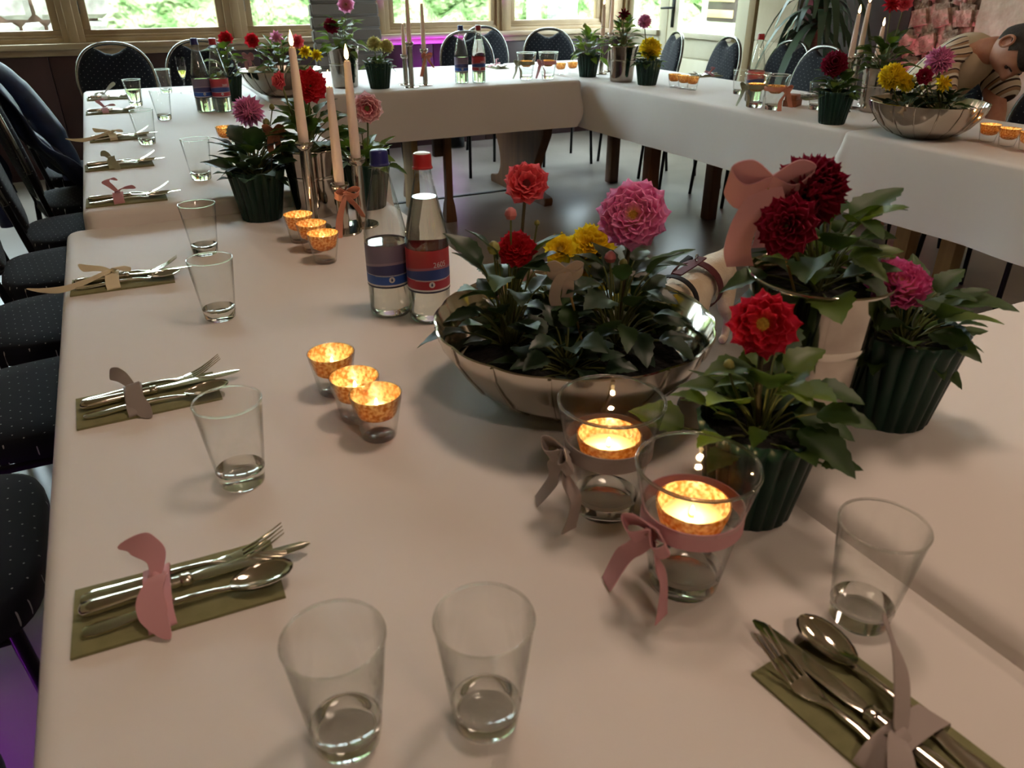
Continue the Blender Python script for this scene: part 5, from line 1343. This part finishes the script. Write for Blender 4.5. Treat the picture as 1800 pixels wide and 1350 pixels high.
chain(0, [(3.45, 2.66, .53), (3.20, 2.58, .50), (3.30, 2.55, .28), (3.355, 2.535, .10)], [.085, .066, .052, .038])
chain(0, [(3.45, 2.86, .53), (3.18, 2.90, .50), (3.26, 2.88, .28), (3.31, 2.87, .10)], [.085, .066, .052, .038])
body = skin_mesh(V, E_, Rd, 0, 2); bv, bf = mesh_data(body)
# fingers of both hands
for hand, dirv in (((3.41, 2.22, .55), Vector((.05, -.15, -.9))), ((3.51, 2.17, .55), Vector((-.05, -.25, -.9)))):
    h0 = Vector(hand) - mo; d = dirv.normalized(); s = Vector((1, 0, 0))
    for k, L in enumerate((.062, .072, .068, .055)):
        b0 = h0 + s * (-.024 + k * .016); fv, ff = tube_data(catmull([b0 - d * .02, b0 + d * L * .4, b0 + d * L * .75 + Vector((0, .008, -.004)), b0 + d * L * .95 + Vector((0, .02, -.004))], 3), [.0095] * 7 + [.008, .007, .004], 8)
        o0 = len(bv); bv += fv; bf += [tuple(i + o0 for i in q) for q in ff]
    b0 = h0 - s * .026 - d * .02; fv, ff = tube_data(catmull([b0, b0 - s * .02 + d * .02, b0 - s * .024 + d * .045], 4), [.0105] * 5 + [.009, .008, .007, .004], 8)
    o0 = len(bv); bv += fv; bf += [tuple(i + o0 for i in q) for q in ff]
# head: a modelled face on the same mesh
HC = Vector((3.478, 2.165, 1.022)); hu = Vector((-.05, -.985, .10)).normalized(); hf = Vector((-.30, -.10, -.95)); hf = (hf - hu * hf.dot(hu)).normalized(); hs = hf.cross(hu)
def hw_(x, y, z): return HC + hs * x + hf * y + hu * z - mo
def g(d2, s): return math.exp(-d2 / (2 * s * s))
nu, nv = 48, 36; hv, hfs = [], []
for j in range(nv + 1):
    th = PI * j / nv
    for i in range(nu):
        a = 2 * PI * i / nu; x, y, z = math.sin(th) * math.cos(a), math.sin(th) * math.sin(a), math.cos(th)
        X, Y, Z = x * .076, y * .096, z * .118
        if Z < 0: X *= 1 + .9 * Z * 1.6; Y *= 1 + (.4 * Z if y > 0 else 1.5 * Z)
        if y > 0:
            k = y
            Y += k * (.030 * g((X / .011) ** 2 + ((Z + .022) / .017) ** 2, 1) + .014 * g((X / .008) ** 2 + ((Z - .008) / .02) ** 2, 1))
            Y += k * .010 * g((X / .022) ** 2 + ((Z + .060) / .007) ** 2, 1) - k * .006 * g((X / .024) ** 2 + ((Z + .066) / .003) ** 2, 1) + k * .009 * g((X / .020) ** 2 + ((Z + .074) / .007) ** 2, 1)
            Y += k * .012 * g((X / .022) ** 2 + ((Z + .104) / .014) ** 2, 1)
            for s in (-1, 1):
                Y -= k * .012 * g(((X - s * .031) / .014) ** 2 + ((Z - .002) / .010) ** 2, 1)
                Y += k * .006 * g(((X - s * .031) / .022) ** 2 + ((Z - .022) / .007) ** 2, 1)
        hv.append(hw_(X, Y, Z))
for j in range(nv):
    for i in range(nu):
        k = (i + 1) % nu; hfs.append((j * nu + i, j * nu + k, (j + 1) * nu + k, (j + 1) * nu + i))
o0 = len(bv); bv += hv; bf += [tuple(i + o0 for i in q) for q in hfs]
for s in (-1, 1):   # ears
    ring = [hw_(s * (.074 + .010 * math.sin(a * .5 + .3)), -.012 + .020 * math.cos(a), -.005 + .032 * math.sin(a) - .006 * math.cos(a)) for a in [2 * PI * k / 20 for k in range(20)]]
    ev, ef = tube_data(ring + [ring[0]], .0055, 8, False); o0 = len(bv); bv += ev; bf += [tuple(i + o0 for i in q) for q in ef]
    inner = [hw_(s * .073, -.012, -.005)] + [hw_(s * .076, -.012 + .019 * math.cos(2 * PI * k / 20), -.005 + .030 * math.sin(2 * PI * k / 20)) for k in range(20)]
    o0 = len(bv); bv += inner; bf += [(o0, o0 + 1 + k, o0 + 1 + (k + 1) % 20) for k in range(20)]
obj('body', mesh(bv, bf), M['skin'], man)
M['eye'] = mat('eye', rgb(60, 48, 42), .2)
for s in (-1, 1): obj('eye', lathe([(0, -.010), (.007, -.007), (.010, 0), (.007, .007), (0, .010)], 14), M['eye'], man, loc=hw_(s * .031, .078, .001))
for s in (-1, 1): obj('eyebrow', tube([hw_(s * .016, .094, .020), hw_(s * .031, .094, .026), hw_(s * .046, .084, .022)], [.003, .0035, .002], 6), M['hair'], man)
# hair shell
hv2, hf2, idx = [], [], {}
for j in range(nv + 1):
    th = PI * j / nv
    for i in range(nu):
        a = 2 * PI * i / nu; x, y, z = math.sin(th) * math.cos(a), math.sin(th) * math.sin(a), math.cos(th)
        lim = .40 if y > .35 else (.10 if y > -.15 else -.55)
        if z > lim - .02:
            idx[(j, i)] = len(hv2); gr = 1.075 if z > lim + .08 else 1.03
            hv2.append(hw_(x * .076 * gr, y * .096 * gr, z * .118 * gr))
for j in range(nv):
    for i in range(nu):
        k = (i + 1) % nu; q = [(j, i), (j, k), (j + 1, k), (j + 1, i)]
        if all(c in idx for c in q): hf2.append(tuple(idx[c] for c in q))
obj('hair', mesh(hv2, hf2), M['hair'], man)
# clothes: tee, open striped shirt, shorts, socks, shoes
tv = [Vector(p) - mo for p in SP[:6]]; tr = [.146, .143, .134, .138, .127, .068]
te = skin_mesh(tv, [(i, i + 1) for i in range(5)], tr, 0, 2); obj('tee_shirt', te, M['tee'], man)
cvx = [Vector(p) - mo for p in ((3.56, 2.76, .56), (3.54, 2.70, .66), (3.52, 2.58, .80), (3.50, 2.46, .925), (3.50, 2.37, .99), (3.49, 2.31, 1.02), (3.36, 2.40, .975), (3.30, 2.375, .86), (3.315, 2.34, .77), (3.64, 2.40, .975), (3.70, 2.35, .86), (3.70, 2.28, .78))]
ce = [(0, 1), (1, 2), (2, 3), (3, 4), (4, 5), (4, 6), (6, 7), (7, 8), (4, 9), (9, 10), (10, 11)]
sh = skin_mesh(cvx, ce, [.165, .160, .150, .150, .140, .085, .088, .082, .080, .088, .082, .080], 0, 3)
bm = bmesh.new(); bm.from_mesh(sh)
sp0, sp1 = cvx[1], cvx[4]; ax_ = (sp1 - sp0).normalized()
kill = []
for v in bm.verts:
    r_ = v.co - sp0; t_ = r_.dot(ax_); q = r_ - ax_ * t_
    # opening in front: below the axis, between the near chest and the underside
    nrm = Vector((0, -.74, -.67)); ang = math.atan2(q.dot(nrm), -q.x)
    if t_ > .02 and .42 < ang < .92 and q.length > .07 and v.co.x < .02 and v.co.x > -.16 + (.03 if t_ > .3 else 0): kill.append(v)
    elif t_ > .60: kill.append(v)
bmesh.ops.delete(bm, geom=kill, context='VERTS')
rr = random.Random(4)
for v in bm.verts: v.co += Vector((math.sin(v.co.z * 40 + v.co.y * 22), math.sin(v.co.y * 35 + 1), math.sin(v.co.x * 38 + v.co.z * 17))) * .004
me = bpy.data.meshes.new('shirt'); bm.to_mesh(me); bm.free(); me.polygons.foreach_set('use_smooth', [True] * len(me.polygons))
so_ = obj('striped_shirt', me, M['shirt'], man); md = so_.modifiers.new('cloth', 'SOLIDIFY'); md.thickness = .004
shv = [Vector(p) - mo for p in ((3.56, 2.76, .57), (3.45, 2.66, .535), (3.24, 2.59, .505), (3.45, 2.86, .535), (3.22, 2.89, .505))]
obj('shorts', skin_mesh(shv, [(0, 1), (1, 2), (0, 3), (3, 4)], [.15, .10, .085, .10, .085], 0, 2), M['shorts'], man)
for (ax2, ay2) in ((3.355, 2.535), (3.31, 2.87)):
    obj('sock', tube([Vector((ax2 - .015, ay2 + .005, .19)) - mo, Vector((ax2, ay2, .10)) - mo, Vector((ax2, ay2, .06)) - mo], [.046, .042, .044], 16), M['sock'], man)
    sv = [Vector((ax2 + .03, ay2, .048)) - mo, Vector((ax2 - .04, ay2 - .005, .052)) - mo, Vector((ax2 - .12, ay2 - .01, .042)) - mo, Vector((ax2 - .185, ay2 - .015, .036)) - mo]
    shoe = obj('shoe', skin_mesh(sv, [(0, 1), (1, 2), (2, 3)], [(.040, .042), (.042, .046), (.042, .036), (.034, .030)], 0, 2), M['shoe'], man)
    obj('sole', extrude_poly([(ax2 - mo.x + x_, ay2 - mo.y + y_) for x_, y_ in ((.07, -.03), (.075, .02), (0, .035), (-.12, .036), (-.20, .012), (-.21, -.02), (-.17, -.05), (-.05, -.045))], 0, .018, 'Z', .004), M['sock'], shoe)

# ---- the small cream dog inside the ring of tables
M['fur'] = mat('cream_dog_fur', rgb(222, 204, 176), .9, noise=(14, 5), col2=rgb(204, 180, 148), bump=(120, .5, .006), sheen=.3)
M['harness'] = mat('dark_red_harness', rgb(92, 34, 38), .7, noise=(40, 3), col2=rgb(74, 26, 30))
M['strap'] = mat('black_webbing', rgb(26, 24, 26), .8)
dog = thing('dog', 'small cream dog in a dark red harness standing on the floor inside the tables', 'animal', (1.73, 1.98, 0), 0); do = Vector(dog.location)
A = Vector((1.95, 2.13, 0)); B_ = Vector((1.49, 1.86, 0)); f = (B_ - A).normalized(); s = Vector((-f.y, f.x, 0))
def dg(a, b, z): return A + f * a + s * b + Vector((0, 0, z)) - do
DV = [dg(.0, 0, .31), dg(.12, 0, .315), dg(.26, 0, .305), dg(.37, 0, .31), dg(.45, 0, .33), dg(.53, 0, .345)]
DR = [.072, .080, .088, .092, .070, .056]; DE = [(i, i + 1) for i in range(5)]
def dchain(frm, pts, rads):
    a = frm
    for p, r_ in zip(pts, rads): DV.append(p); DR.append(r_); DE.append((a, len(DV) - 1)); a = len(DV) - 1
for sg in (-1, 1):
    dchain(0, [dg(.01, sg * .055, .24), dg(.045, sg * .06, .17), dg(-.035, sg * .058, .095), dg(-.015, sg * .058, .022), dg(.02, sg * .058, .016)], [.050, .033, .019, .016, .018])
    dchain(3, [dg(.37, sg * .058, .22), dg(.355, sg * .058, .15), dg(.375, sg * .056, .085), dg(.37, sg * .056, .02), dg(.40, sg * .056, .015)], [.040, .026, .018, .016, .018])
dchain(0, [dg(-.07, 0, .34), dg(-.13, .01, .38), dg(-.17, .015, .44)], [.022, .015, .009])
dchain(5, [dg(.59, 0, .34), dg(.645, 0, .325), dg(.69, 0, .318)], [.056, .034, .022])
db = skin_mesh(DV, DE, DR, 1, 2); dv, dfc = mesh_data(db)
for sg in (-1, 1):   # ears
    ev = [dg(.56, sg * .03, .385), dg(.60, sg * .045, .38), dg(.585, sg * .075, .345), dg(.575, sg * .045, .372)]
    o0 = len(dv); dv += ev; dfc += [(o0, o0 + 1, o0 + 2), (o0 + 1, o0 + 3, o0 + 2), (o0 + 3, o0, o0 + 2), (o0, o0 + 3, o0 + 1)]
obj('body', mesh(dv, dfc), M['fur'], dog)
obj('nose', lathe([(0, -.009), (.008, -.004), (.009, .003), (0, .009)], 12), M['strap'], dog, loc=dg(.712, 0, .322))
for sg in (-1, 1): obj('eye', lathe([(0, -.006), (.006, 0), (0, .006)], 10), M['strap'], dog, loc=dg(.615, sg * .034, .365))
def girth(a, zc, r_, hw, m_, name, tilt=0):
    P = []
    for k in range(33):
        an = 2 * PI * k / 32; P.append(dg(a + tilt * math.sin(an), r_ * math.cos(an), zc + r_ * 1.02 * math.sin(an)))
    return obj(name, mesh(*strip_data(P, (f * hw), .004), sharp=50), m_, dog)
girth(.23, .307, .0925, .022, M['harness'], 'chest_strap', .03); girth(.44, .325, .082, .014, M['strap'], 'neck_strap', .02)
obj('back_strap', mesh(*strip_data(catmull([dg(.20, 0, .402), dg(.30, 0, .403), dg(.38, 0, .408), dg(.44, 0, .41)], 4), s * .016, .005), sharp=50), M['harness'], dog)
obj('buckle', boxes([(-.022, .022, -.014, .014, -.004, .006)], .003), M['strap'], dog, loc=dg(.235, -.045, .392), rot=(0, -.5, 0))
obj('leash_ring', tube([dg(.26 + .012 * math.cos(2 * PI * k / 16), 0, .418 + .012 * math.sin(2 * PI * k / 16)) for k in range(17)], .0022, 6), M['nickel'], dog)
